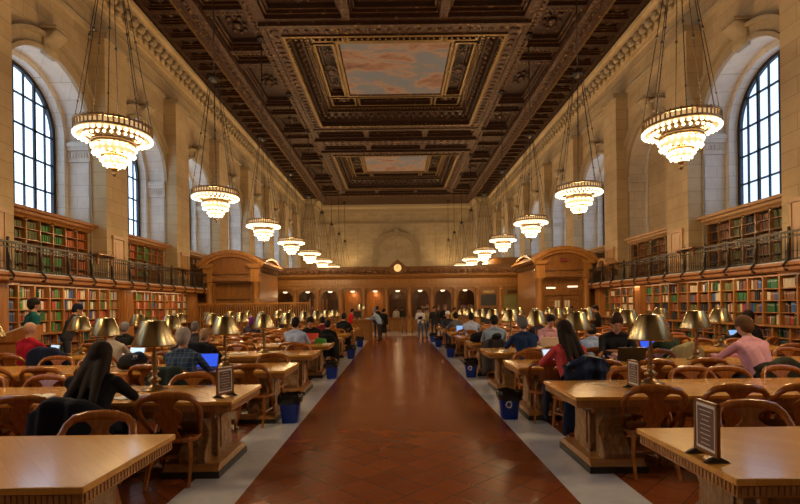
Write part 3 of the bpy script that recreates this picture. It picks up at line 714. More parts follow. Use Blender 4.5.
# books: nearest 300 as individuals, the rest as one
BOOKS.sort(key=lambda b: (b[0] - CAMX) ** 2 + b[1] ** 2 + (4 if b[8][2] == 9 else 0))
def inview(x, y, z, mrg=6):
    if y < .5: return False
    px = VPX + F * (x - CAMX) / y; py = VPY - F * (z - EYE) / y - (px - VPX) * .0125
    return -mrg < px < 800 + mrg and -mrg < py < 504 + mrg
def bookmesh(col):
    t = MB(); t.prism([(-.5, 0), (.5, .0), (.5, .94), (.32, 1.0), (-.32, 1.0), (-.5, .94)], 'z', 0, 1)
    # x = thickness, y = depth towards the spine
    return t.mesh('book', BM[col])
bmesh_of = {k: bookmesh(k) for k in PAL}
single = 0; rest = MB(); pk = list(PAL)
cnt = {}
for (x, y, z, th, h, dp, cc, sg, wh) in BOOKS:
    if single < 300 and inview(x, y, z + .1, 0):
        o = bpy.data.objects.new('book', bmesh_of[cc]); COL.objects.link(o)
        o.scale = (th * .94, dp, h); o.rotation_euler = (0, 0, PI / 2 if sg > 0 else -PI / 2)
        o.location = (x + sg * dp, y, z)
        side = 'left' if sg < 0 else 'right'; b, cell, j = wh
        key = (side, b, cell, j, cc); cnt[key] = cnt.get(key, 0) + 1
        nth = ORD[cnt[key] - 1] if cnt[key] <= 20 else 'last'
        sh = 'gallery bookcase' if b >= 10 else 'wall bookcase'
        row = {0: 'lowest', 1: 'second', 2: 'third', 3: 'top', 4: 'top', 9: 'desk-height'}[j] if b < 10 else ['floor', 'second', 'third', 'fourth', 'top'][j]
        tag(o, '%s %s book, %s shelf, section %d, %s %s' % (nth, cc, row, cell + 1, side, sh), 'book', 'books on the wall shelves')
        single += 1
    elif y < 40:
        rest.cur = pk.index(cc)
        x0, x1 = sorted((x, x + sg * dp)); rest.box(x0, x1, y - th * .47, y + th * .47, z, z + h)
tag(rest.build('distant_books', [BM[k] for k in pk]), 'rows of further books filling the wall and gallery shelves', 'books', kind='stuff')

# gallery doors on the piers, brackets on the rail
for sg, side in ((-1, 'left'), (1, 'right')):
    for i in (-1, 0, 1):
        p = WC0 + PITCH * (i + .5)
        if not (12 < p < 27): continue
        d = thing('gallery_door', 'small panelled oak door in the stone pier, %s along the %s gallery' % (ORD[i + 1], side), 'door', (sg * (HX - .62), p, 2.95), 0, 'small doors on the gallery piers')
        X = lambda a, b: sorted((-sg * a, -sg * b))
        t = MB(); t.box(*X(0, .07), -.42, -.34, 0, 1.75); t.box(*X(0, .07), .34, .42, 0, 1.75); t.box(*X(0, .1), -.46, .46, 1.75, 1.88); t.build('door_frame', M['door_wood'], d)
        t = MB(); t.box(*X(0, .04), -.34, .34, 0, 1.75); t.box(*X(0.04, .055), -.24, .24, .9, 1.62); t.box(*X(0.04, .055), -.24, .24, .12, .8); t.build('door_leaf', M['door_wood'], d, bevel=.01)
        t = MB(); t.ball((-sg * .07, .28, .85), .03); t.build('knob', M['brass_dark'], d)
    for i, (px, Yb) in enumerate(((105, 17.3), (181, 23.6)) if sg < 0 else ((687, 17.6), (613, 23.6))):
        d = thing('reading_shelf', 'red-brown bracketed reading shelf hung on the %s gallery rail, %s' % (side, 'nearer one' if i == 0 else 'farther one'), 'shelf', (sg * 10.66, Yb, 3.78), 0, 'reading shelves on the gallery rails')
        t = MB(); t.box(-.22, .22, -.55, .55, .0, .05); t.build('board', M['screen'], d, bevel=.008)
        for yy in (-.4, .4):
            t = MB(); t.sweep([(-sg * .2, yy, 0), (-sg * .08, yy, -.1), (-sg * .07, yy, -.3)], (.03, .03), square=True); t.build('bracket', M['screen'], d)

# ================================================================== CHANDELIERS
def make_chandelier(detail=False):
    r = thing('chandelier', 'x', 'chandelier', (0, 0, 0), 0, 'tiered bronze chandeliers in two rows')
    # origin at the height of the large bulb ring
    t = MB(); t.smooth = True
    t.lathe([(.84, .07), (.875, .07), (.88, .11), (.84, .11)], n=40, cap=False)
    t.lathe([(.85, .24), (.89, .24), (.90, .27), (.87, .29), (.85, .24)], n=40, cap=False)
    t.lathe([(.60, -.02), (.80, .05), (.82, .04), (.60, -.04)], n=36, cap=False)
    t.lathe([(.47, -.18), (.51, -.16), (.51, -.08), (.47, -.08), (.47, -.18)], n=30, cap=False)
    t.lathe([(.28, -.48), (.31, -.47), (.31, -.42), (.28, -.42)], n=24, cap=False)
    t.smooth = False
    for k in range(48):
        a = 2 * PI * k / 48; t.box(.87 * math.cos(a) - .015, .87 * math.cos(a) + .015, .87 * math.sin(a) - .015, .87 * math.sin(a) + .015, .10, .31)
    t.lathe([(.012, -.7), (.02, .5)], n=6)
    for k in range(8):
        a = 2 * PI * k / 8; t.sweep([(math.cos(a) * .85, math.sin(a) * .85, .15), (math.cos(a) * .48, math.sin(a) * .48, -.08), (math.cos(a) * .28, math.sin(a) * .28, -.42), (0, 0, -.66)], (.014, .014), 5)
    t.build('bronze_frame', M['brass_dark'], r)
    t = MB(); t.smooth = True
    t.lathe([(.845, .03), (.85, .07)], n=40, cap=False); t.lathe([(.855, .13), (.86, .22)], n=40, cap=False); t.lathe([(.46, -.40), (.475, -.22)], n=30, cap=False); t.lathe([(.25, -.64), (.275, -.50)], n=20, cap=False)
    t.build('crystal_skirt', M['crystal'], r)
    tiers = ((.86, 0, 38, .045), (.68, -.05, 28, .038), (.49, -.25, 20, .044), (.29, -.55, 12, .044))
    rest = ((.47, -.40, 18, .036), (.24, -.65, 10, .034))
    if detail:
        for rr, z, n, br in tiers:
            q = MB(); q.smooth = True; q.ball((0, 0, 0), br, 8, 5); bm_ = q.mesh('bulb', M['bulb'])
            for k in range(n):
                a = 2 * PI * (k + .5 * (n % 4 == 2)) / n; link('bulb', bm_, r, (rr * math.cos(a), rr * math.sin(a), z))
    t = MB(); t.smooth = True
    for rr, z, n, br in (rest if detail else tiers + rest):
        for k in range(n):
            a = 2 * PI * (k + .5 * (n % 4 == 2)) / n; t.ball((rr * math.cos(a), rr * math.sin(a), z), br, 6, 4)
    o_ = t.build('small_bulbs', M['bulb'], r); o_['kind'] = 'stuff'
    t = MB(); t.smooth = True; t.lathe([(.015, -.66), (.08, -.70), (.09, -.74), (.045, -.78), (.03, -.80), (.055, -.84), (.045, -.88), (.005, -.92)], n=12); t.build('finial', M['brass_dark'], r)
    t = MB()
    for k in range(8):
        a = 2 * PI * (k + .5) / 8
        p0 = Vector((.86 * math.cos(a), .86 * math.sin(a), .28)); p1 = Vector((.16 * math.cos(a), .16 * math.sin(a), 4.4))
        t.sweep([p0, p1], (.011, .011), 5)
        q = p0.lerp(p1, .5); t.ball(q, .04, 6, 4); q = p0.lerp(p1, .12); t.ball(q, .028, 6, 4)
        for j in range(40): q = p0.lerp(p1, (j + .5) / 40); t.ball(q, .018, 4, 3)
    t.build('chains', M['bronze'], r)
    t = MB(); t.smooth = True; t.lathe([(.02, 4.65), (.1, 4.55), (.2, 4.45), (.22, 4.38), (.1, 4.3), (.02, 4.25)], n=12); t.lathe([(.028, 4.6), (.028, 9.5)], n=6); t.lathe([(.03, 9.26), (.22, 9.34), (.26, 9.44)], n=12); t.build('hanging_rod', M['bronze'], r)
    L = bpy.data.lights.new('chandelier_light', 'POINT'); L.energy = CHANDELIER_POWER; L.color = LAMP_COLOUR; L.shadow_soft_size = 0.35
    lo = bpy.data.objects.new('chandelier_light', L); COL.objects.link(lo); lo.parent = r; lo.location = (0, 0, -0.42)
    return r
proto = make_chandelier(); protod = make_chandelier(True); first = firstd = True
for sg, side in ((-1, 'left'), (1, 'right')):
    for i in range(-1, 9):
        if i in (0, 1): o = protod if firstd else copy_tree(protod); firstd = False
        else: o = proto if first else copy_tree(proto); first = False
        o.location = (sg * 6.7, 11.35 + 6.35 * i, 5.90); o.scale = (.93, .93, 1)
        o['label'] = ('lit bronze chandelier of the %s row, %s from the camera in the picture' % (side, ORD[i])) if i >= 0 else 'lit bronze chandelier overhead of the %s row, %s' % (side, 'beside the viewer' if i == -1 else 'behind the viewer')
for n_ in ('bulbs', 'crystal_skirt'):
    pass

# ================================================================== TABLES
TY = [3.27 + 2.43 * i for i in range(9)]           # centres
TX0, TX1 = 1.84, 8.46
TH = .851; FS = TH / .76
def make_table():              # for the right-hand side; pedestals at both ends, length along x
    r = thing('reading_table', 'x', 'table', (0, 0, 0), 0, 'long oak reading tables')
    L = (TX1 - TX0) / 2 / FS
    t = MB(); t.box(-L, L, -.505, .505, .722, .76); t.build('tabletop', M['oak'], r, bevel=.008)
    t = MB()
    t.box(-L + .02, L - .02, -.485, .485, .655, .722); t.box(-L + .2, L - .2, -.40, -.37, .58, .66); t.box(-L + .2, L - .2, .37, .40, .58, .66)
    n = 190
    for s in (-1, 1):
        for k in range(n): x = -L + .05 + (2 * L - .10) * k / (n - 1); t.box(x - .0105, x + .0105, *sorted((s * .485, s * .495)), .668, .716)
        for k in range(30): y = -.46 + .92 * k / 29; t.box(*sorted((s * (L - .02), s * (L - .010))), y - .0105, y + .0105, .668, .716)
    t.build('carved_edge', M['oak_edge'], r)
    for s in (-1, 1):
        cx = s * (L - .44)
        t = MB()
        t.box(cx - .17, cx + .17, -.14, .14, .12, .66)
        t.box(cx - .2, cx + .12, -.42, .42, .58, .66)
        t.box(*sorted((cx + s * .12, cx + s * .19)), -.20, .20, .17, .60)                 # raised end panel
        t.box(*sorted((cx + s * .19, cx + s * .205)), -.14, .14, .22, .55)
        for q in (-1, 1):                                              # scrolled leg on both faces
            prof = [(.13, .62), (.40, .62), (.42, .56), (.34, .50), (.27, .42), (.27, .36), (.33, .30), (.38, .24), (.40, .18), (.38, .12), (.13, .12)]
            t.prism([(q * y, z) for y, z in prof], 'x', cx - .13, cx + .13)
            t.smooth = True
            t.lathe([(.001, -.14), (.07, -.14), (.07, .14), (.001, .14)], n=12) if False else None
            t.smooth = False
        t.build('pedestal', M['oak_carved'], r, bevel=.012)
        t = MB(); t.prism([(-.43, .06), (.43, .06), (.38, .13), (-.38, .13)], 'x', cx - .27, cx + .27)
        t.build('foot', M['oak_edge'], r)
        t = MB(); t.box(cx - .285, cx + .285, -.44, .44, 0, .065); t.build('plinth', M['base_dark'], r, bevel=.006)
    t = MB(); t.box(-L + .7, L - .7, -.05, .05, .12, .22); t.build('stretcher', M['oak_edge'], r)
    return r
table = make_table(); first = True
TC = (TX0 + TX1) / 2
for i, y in enumerate(TY):
    for sg, side in ((-1, 'left'), (1, 'right')):
        o = table if first else copy_tree(table); first = False
        o.location = (sg * TC, y, 0); o.scale = (FS, FS, FS); o.rotation_euler = (0, 0, 0 if sg > 0 else PI)
        o['label'] = 'long oak reading table on carved pedestals, %s from the camera, %s of the aisle' % (ORD[i], side)

# lamps on the tables
def make_lamp():
    r = thing('table_lamp', 'x', 'lamp', (0, 0, 0), 0, 'brass reading lamps on the tables')
    t = MB(); t.smooth = True
    t.lathe([(.155, 0), (.16, .012), (.10, .025), (.085, .05), (.05, .065), (.045, .10), (.075, .12), (.08, .14), (.04, .17), (.03, .20), (.05, .23), (.055, .245), (.03, .26)], n=20); t.build('base', M['brass_dark'], r)
    t = MB(); t.smooth = True; t.lathe([(.03, .26), (.026, .30), (.034, .42), (.020, .50), (.016, .60), (.016, .86)], n=12); t.build('stem', M['brass_dark'], r)
    t = MB(); t.smooth = True
    t.lathe([(.258, .570), (.266, .570), (.266, .59), (.142, .885), (.136, .895), (.06, .905), (.02, .91)], n=32, cap=False); t.build('lamp_shade', M['brass'], r)
    t = MB(); t.smooth = True; t.lathe([(.25, .58), (.132, .88), (.02, .89)], n=28, cap=False); t.build('shade_lining', M['shade_in'], r)
    t = MB(); t.smooth = True; t.lathe([(.01, .9), (.022, .92), (.012, .945), (.002, .955)], n=8); t.build('finial', M['brass_dark'], r)
    return r
lamp = make_lamp(); first = True
for i, y in enumerate(TY):
    for sg, side in ((-1, 'left'), (1, 'right')):
        for j, x in enumerate((3.07, 5.15, 7.2)):
            if not inview(sg * x, y, 1.4, 25): continue
            o = lamp if first else copy_tree(lamp); first = False
            o.scale = (.96, .96, .95); o.location = (sg * x, y + .24, TH); o.rotation_euler = (0, 0, random.uniform(0, 6))
            o['label'] = 'brass shaded lamp on the %s table %s of the aisle, %s' % (ORD[i], side, ('nearest the aisle', 'middle of its table', 'nearest the wall')[j])

# chairs
def make_chair(detail=True):
    r = thing('reading_chair', 'x', 'chair', (0, 0, 0), 0, 'oak bow-back armchairs at the tables')
    S = {}
    t = MB(); n = 20; pts = []
    for k in range(n):
        a = 2 * PI * k / n; ca, sa = math.cos(a), math.sin(a)
        pts.append((.275 * math.copysign(abs(ca) ** .6, ca), .235 * math.copysign(abs(sa) ** .6, sa)))
    t.prism(pts, 'z', .425, .465); S['seat'] = t
    t = MB(); t.smooth = True
    P = [(.25, .0, .455), (.275, -.06, .54), (.298, -.135, .635), (.314, -.205, .715), (.316, -.262, .79), (.292, -.30, .86), (.235, -.325, .910), (.13, -.34, .930), (0, -.345, .935)]
    P = P + [(-x, y, z) for x, y, z in P[:-1][::-1]]
    sec = [(.022, .022), (.026, .022), (.033, .022), (.037, .022), (.036, .025), (.033, .030), (.026, .038), (.022, .043), (.020, .046)]; sec = sec + sec[:-1][::-1]
    t.sweep(P, sec, 8); S['back_rail'] = t
    t = MB()
    prof = [(.10, .455), (.095, .50), (.07, .54), (.095, .60), (.135, .66), (.15, .71), (.14, .755), (.095, .785), (.07, .81), (.075, .84), (.11, .87), (.16, .90), (.17, .915)]
    poly = prof + [(-x, z) for x, z in prof[::-1]]
    yb = lambda z: -.185 - (z - .455) * .34
    vs = [(x, yb(z) - .009, z) for x, z in poly] + [(x, yb(z) + .009, z) for x, z in poly]
    N_ = len(prof); fs = []
    for k in range(N_ - 1):
        a, b, c_, d_ = k, k + 1, 2 * N_ - 2 - k, 2 * N_ - 1 - k
        fs.append((a, b, c_, d_)); q = 2 * N_; fs.append((q + d_, q + c_, q + b, q + a))
    L2 = 2 * N_
    for k in range(L2): fs.append((k, (k + 1) % L2, L2 + (k + 1) % L2, L2 + k))
    t.add(vs, fs); S['splat'] = t
    for s in (-1, 1):
        t = MB(); t.sweep([(s * .19, .17, .43), (s * .205, .185, .22), (s * .215, .20, 0)], [(.024, .024), (.019, .019), (.015, .015)], square=True); S['legf%d' % s] = t
        t = MB(); t.sweep([(s * .19, -.17, .43), (s * .215, -.22, .22), (s * .225, -.34, 0)], [(.024, .024), (.019, .019), (.015, .015)], square=True); S['legb%d' % s] = t
    t = MB(); t.box(-.20, .20, -.01, .01, .20, .225)
    for s in (-1, 1): t.box(*sorted((s * .19, s * .21)), -.2, .19, .19, .215)
    S['stretcher'] = t
    if detail:
        for k, t in S.items():
            nm = 'leg' if k.startswith('leg') else k.rstrip('-1') if '_post' in k else k
            t.build(nm, M['chair'], r, bevel=.008 if k == 'seat' else 0)
        return r
    t = MB()
    for q in S.values():
        b = len(t.v); t.v += q.v; t.f += [tuple(b + i for i in f) for f in q.f]; t.mi += q.mi; t.sm += q.sm
    COLD = t.mesh('reading_chair', M['chair'])
    bpy.data.objects.remove(r); return COLD
chair = make_chair(); chair_far = make_chair(False); first = True
CS = 1.08; CHAIRS = []
def place_chair(x, y, rz, lab):
    global first
    if y < 13.5:
        o = chair if first else copy_tree(chair); first = False
        o.location = (x, y, 0); o.scale = (.95, CS, 1.025); o.rotation_euler = (0, 0, rz); o['label'] = lab
    else:
        o = bpy.data.objects.new('reading_chair', chair_far); COL.objects.link(o); o.location = (x, y, 0); o.scale = (.95, CS, 1.025); o.rotation_euler = (0, 0, rz)
        tag(o, lab, 'chair', 'oak bow-back armchairs at the tables')
    CHAIRS.append(o)
    return o
CH = {}   # chairs pulled to people: (side sign, table, near/far, slot) -> (x, y, rz)
SLOT = [2.35 + .8 * j for j in range(8)]
OV = {    # the front chairs: x, y offset from the table centre, turn
 (-1, 0, 'f', 0): (-2.56, .42, 0.0), (-1, 0, 'f', 1): (-3.5, .40, .08),
 (-1, 1, 'n', 0): (-2.50, -.42, .16), (-1, 1, 'n', 1): (-3.4, -.55, 0),
 (-1, 1, 'f', 0): (-2.76, .34, 0.05),
 (1, 0, 'f', 0): (2.97, .56, -.05), (1, 0, 'f', 1): (3.95, .5, .1),
 (1, 1, 'n', 0): (2.70, -.36, -.20), (1, 1, 'n', 1): (3.55, -.34, -.16), (1, 1, 'n', 2): (4.30, -.34, -0.16),
 (1, 1, 'f', 0): (3.05, .42, 0), (1, 1, 'f', 1): (3.86, .38, 0),
}
for i, ty in enumerate(TY):
    for sg, side in ((-1, 'left'), (1, 'right')):
        for nf in 'nf':
            if i == 0 and nf == 'n': continue
            for j in range(8):
                if (sg, i, nf, j) in OV: x, dy, rz = OV[(sg, i, nf, j)]
                else:
                    rnd = random.Random(i * 100 + j * 7 + (nf == 'f') * 3 + sg)
                    x = sg * (SLOT[j] + rnd.uniform(-.04, .04)); dy = (-1 if nf == 'n' else 1) * rnd.uniform(.32, .50); rz = rnd.uniform(-.14, .14)
                    if (sg, i, nf, j) in ((-1, 1, 'f', 1),): continue
                    if (sg, i, nf, j) in ((-1, 0, 'f', 2), (1, 0, 'f', 2), (1, 1, 'f', 2), (1, 1, 'n', 3)): x += sg * .3
                y = ty + dy
                if j > 2 and (sg, i) in ((1, 1), (1, 0)): x += .3
                if abs(x) > 8.3: continue
                if i >= 2 and random.Random(i * 31 + j * 17 + (nf == 'f') * 5 + sg * 2).random() < .3: continue
                if not inview(x, y, .8, 40): continue
                # rz 0 faces +y (towards the far side); chairs beyond the table are turned round
                place_chair(x, y, rz if nf == 'n' else PI + rz, 'oak bow-back armchair %s from the aisle, %s side of the %s %s table' % (ORD[j], 'near' if nf == 'n' else 'far', ORD[i], side))
                CH[(sg, i, nf, j)] = (x, y, rz)

# ================================================================== THE CATALOGUE SCREEN ACROSS THE HALL
YS = 35.0; BW = 1.655
a = thing('oak_arcade', 'long carved oak arcade screen with arches crossing the hall', 'screen', (0, YS, 0))
xs = [(-5.5 + k) * BW for k in range(12)]          # column lines
XL, XR = -10.6, 10.6
def arch_panel(t, x0, x1, z0, spring, r, ztop, y0, y1):
    c = (x0 + x1) / 2; ar = arc(c, spring, r, PI, 0, 14)
    t.box(x0, c - r, y0, y1, z0, ztop); t.box(c + r, x1, y0, y1, z0, ztop)
    for i in range(14):
        (xa, za), (xb, zb) = ar[i], ar[i + 1]; t.prism([(xa, za), (xb, zb), (xb, ztop), (xa, ztop)], 'y', y0, y1)
for k in range(11):
    x0, x1 = xs[k], xs[k + 1]; t = MB()
    if k < 9: arch_panel(t, x0 + .12, x1 - .12, 1.0, 2.42, .62, 3.25, -.08, .08)
    else:
        t.box(x0 + .1, x1 - .1, -.06, .06, 2.62, 3.25); t.box(x0 + .1, x0 + .26, -.06, .06, 0, 2.62); t.box(x1 - .26, x1 - .1, -.06, .06, 0, 2.62)
    t.build('arch_panel', M['screen'], a)
    if k < 9:
        t = MB(); t.box(x0 + .1, x1 - .1, -.12, .1, 0, .95); t.box(x0 + .05, x1 - .05, -.3, .2, .95, 1.02); t.box(x0 + .3, x1 - .3, -.14, -.12, .2, .8); t.build('counter', M['screen'], a)
    else:
        t = MB(); t.box(x0 + .26, x1 - .26, 0, .04, 0, 2.6); t.build('door_panel', M['black'] if k == 9 else M['green_door'], a)
        t = MB(); t.box(x0 + .45, x1 - .45, -.1, -.06, 2.72, 2.9); t.build('sign_plate', M['brass'], a)
        if k == 9:
            t = MB(); t.box(x0 + .26, x1 - .26, -.08, .0, 1.65, 1.80); t.build('transom', M['screen'], a)
for x in xs:
    t = MB(); t.box(x - .15, x + .15, -.2, .12, 0, 1.0); t.box(x - .10, x + .10, -.12, .1, 1.0, 3.1); t.smooth = True; t.lathe([(.13, 1.1), (.12, 1.3), (.115, 2.4), (.10, 2.95), (.15, 3.05)], (x, -.2, 0), 14); t.smooth = False; t.box(x - .16, x + .16, -.22, .12, 3.08, 3.22); t.box(x - .14, x + .14, -.2, .1, 1.0, 1.1)
    t.build('column', M['screen_light'], a)
t = MB()
for s in (-1, 1):
    x0, x1 = sorted((s * 5.5 * BW, s * 10.6)); t.box(x0, x1, -.06, .06, 0, 3.25)
t.build('end_panel', M['screen'], a)
t = MB(); t.box(XL, XR, -.14, .14, 3.2, 3.38); t.box(XL, XR, -.24, .14, 3.38, 3.46); t.box(XL, XR, -.12, .14, 3.46, 3.86); t.prism([(-.14, 3.82), (-.34, 3.9), (-.36, 3.96), (-.56, 4.0), (-.58, 4.1), (.2, 4.1), (.2, 3.82)], 'x', XL, XR)
t.build('entablature', M['screen_light'], a)
t = MB(); t.box(XL, XR, -.12, .06, 4.1, 4.64); t.box(XL, XR, -.18, .1, 4.64, 4.72)
t.smooth = True
x = XL + .2
while x < XR: t.ball((x, -.13, 4.36), .17, 6, 4, (1, .9, 1)); t.ball((x + .21, -.12, 4.3), .07, 5, 3); t.ball((x + .21, -.12, 4.48), .05, 5, 3); x += .42
t.build('carved_cresting', M['screen_carved'], a)
# clock on the cresting
ck = thing('clock', 'round lit clock in a diamond-shaped oak case on top of the arcade', 'clock', (0.02, YS - .2, 4.72))
t = MB(); t.prism([(-.42, -.55), (.42, -.55), (.72, -.28), (.55, .05), (0, .52), (-.55, .05), (-.72, -.28)], 'y', -.1, .12); t.build('case', M['screen_carved'], ck, bevel=.02)
t = MB(); t.prism([(.27 * math.cos(2 * PI * k / 24), -.12 + .27 * math.sin(2 * PI * k / 24)) for k in range(24)], 'y', -.12, -.1); t.build('dial', M['dial'], ck)
t = MB(); t.box(-.012, .012, -.14, -.121, -.12, .08); t.box(-.1, .0, -.14, -.121, -.132, -.11)
for k in range(12): q = 2 * PI * k / 12; t.box(.22 * math.cos(q) - .012, .22 * math.cos(q) + .012, -.125, -.119, -.12 + .22 * math.sin(q) - .012, -.12 + .22 * math.sin(q) + .012)
t.build('hands', M['black'], ck)
# room behind the arcade: panelled back screen, shelves, hanging globes
b = thing('oak_back_screen', 'oak panelled wall with shelves seen through the arches', 'screen', (0, YS + 4.5, 0))
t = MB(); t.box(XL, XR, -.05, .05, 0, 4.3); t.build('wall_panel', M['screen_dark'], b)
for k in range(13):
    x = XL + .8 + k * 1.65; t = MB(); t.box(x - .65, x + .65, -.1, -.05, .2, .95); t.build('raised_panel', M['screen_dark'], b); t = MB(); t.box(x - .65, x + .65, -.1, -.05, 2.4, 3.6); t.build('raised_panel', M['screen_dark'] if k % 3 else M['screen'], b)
t = MB(); t.box(XL, XR, -4.4, .0, 4.14, 4.2); t.build('light_block_panel', M['screen_dark'], b)  # unseen lid drawn forward to keep hall light off the back wall
for k, x in enumerate((-7.1, 5.6, 7.2, -1.9, 2.4)):
    s_ = thing('book_rack', 'small dark rack of books behind the arcade, %s one counted from the left' % ORD[(0, 3, 4, 1, 2)[k]], 'shelf', (x, YS + 4.2, 0), 0, 'book racks behind the arcade')
    t = MB(); t.box(-.55, .55, .0, .2, 0, 2.2)
    for z in (.4, .8, 1.2, 1.6, 2.0): t.box(-.55, .55, -.15, .1, z, z + .03)
    t.build('rack', M['screen_dark'], s_)
    t = MB(); z = .43
    for z in (.83, 1.23, 1.63):
        xx = -.5
        while xx < .5: t.cur = random.randrange(4); w_ = random.uniform(.03, .07); t.box(xx, xx + w_, -.13, .05, z, z + random.uniform(.2, .32)); xx += w_ + .004
    t.build('book_row', [BM['red'], BM['brown'], BM['cream'], BM['blue']], s_)
for k in (3, 4):
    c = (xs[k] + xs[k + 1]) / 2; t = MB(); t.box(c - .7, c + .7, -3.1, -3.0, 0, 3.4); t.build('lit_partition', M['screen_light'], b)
for k in range(9):
    c = (xs[k] + xs[k + 1]) / 2
    g_ = thing('hanging_globe', 'lit white bowl lamp under the %s arch of the arcade from the left' % ORD[k], 'lamp', (c, YS + .35, 2.90), 0, 'bowl lamps under the arches')
    t = MB(); t.smooth = True; t.lathe([(.02, -.02), (.12, .0), (.17, .06), (.16, .09), (.02, .10)], n=16); t.build('bowl', M['globe'], g_)
    t = MB(); t.lathe([(.012, .12), (.012, 1.35)], n=6); t.build('rod', M['bronze'], g_)
    L = bpy.data.lights.new('bowl_light', 'POINT'); L.energy = 15 if k not in (3, 4) else 13; L.color = (1, .66, .34) if k not in (3, 4) else (1, .45, .15); L.shadow_soft_size = .15
    lo = bpy.data.objects.new('bowl_light', L); COL.objects.link(lo); lo.parent = g_; lo.location = (0, .55, -.15)

# hipped roof of the rear office and a rounded lit canopy
o = thing('hipped_cabinet_roof', 'low hipped oak roof rising behind the right part of the arcade', 'roof', (0, YS + 2.5, 0))
t = MB(); xa, xb = at(480, 37.5), at(538, 37.5); t.box(xa, xb, -1.5, 1.5, 4.0, 4.9); t.build('roof_base', M['screen'], o)
t = MB(); t.add([(xa - .15, -1.6, 4.9), (xb + .15, -1.6, 4.9), (xb + .15, 1.6, 4.9), (xa - .15, 1.6, 4.9), (xa + 1.2, -.5, 5.5), (xb - 1.4, -.5, 5.5), (xb - 1.4, .5, 5.5), (xa + 1.2, .5, 5.5)], [(0, 1, 5, 4), (1, 2, 6, 5), (2, 3, 7, 6), (3, 0, 4, 7), (4, 5, 6, 7), (0, 3, 2, 1)]); t.build('roof_slope', M['screen'], o)
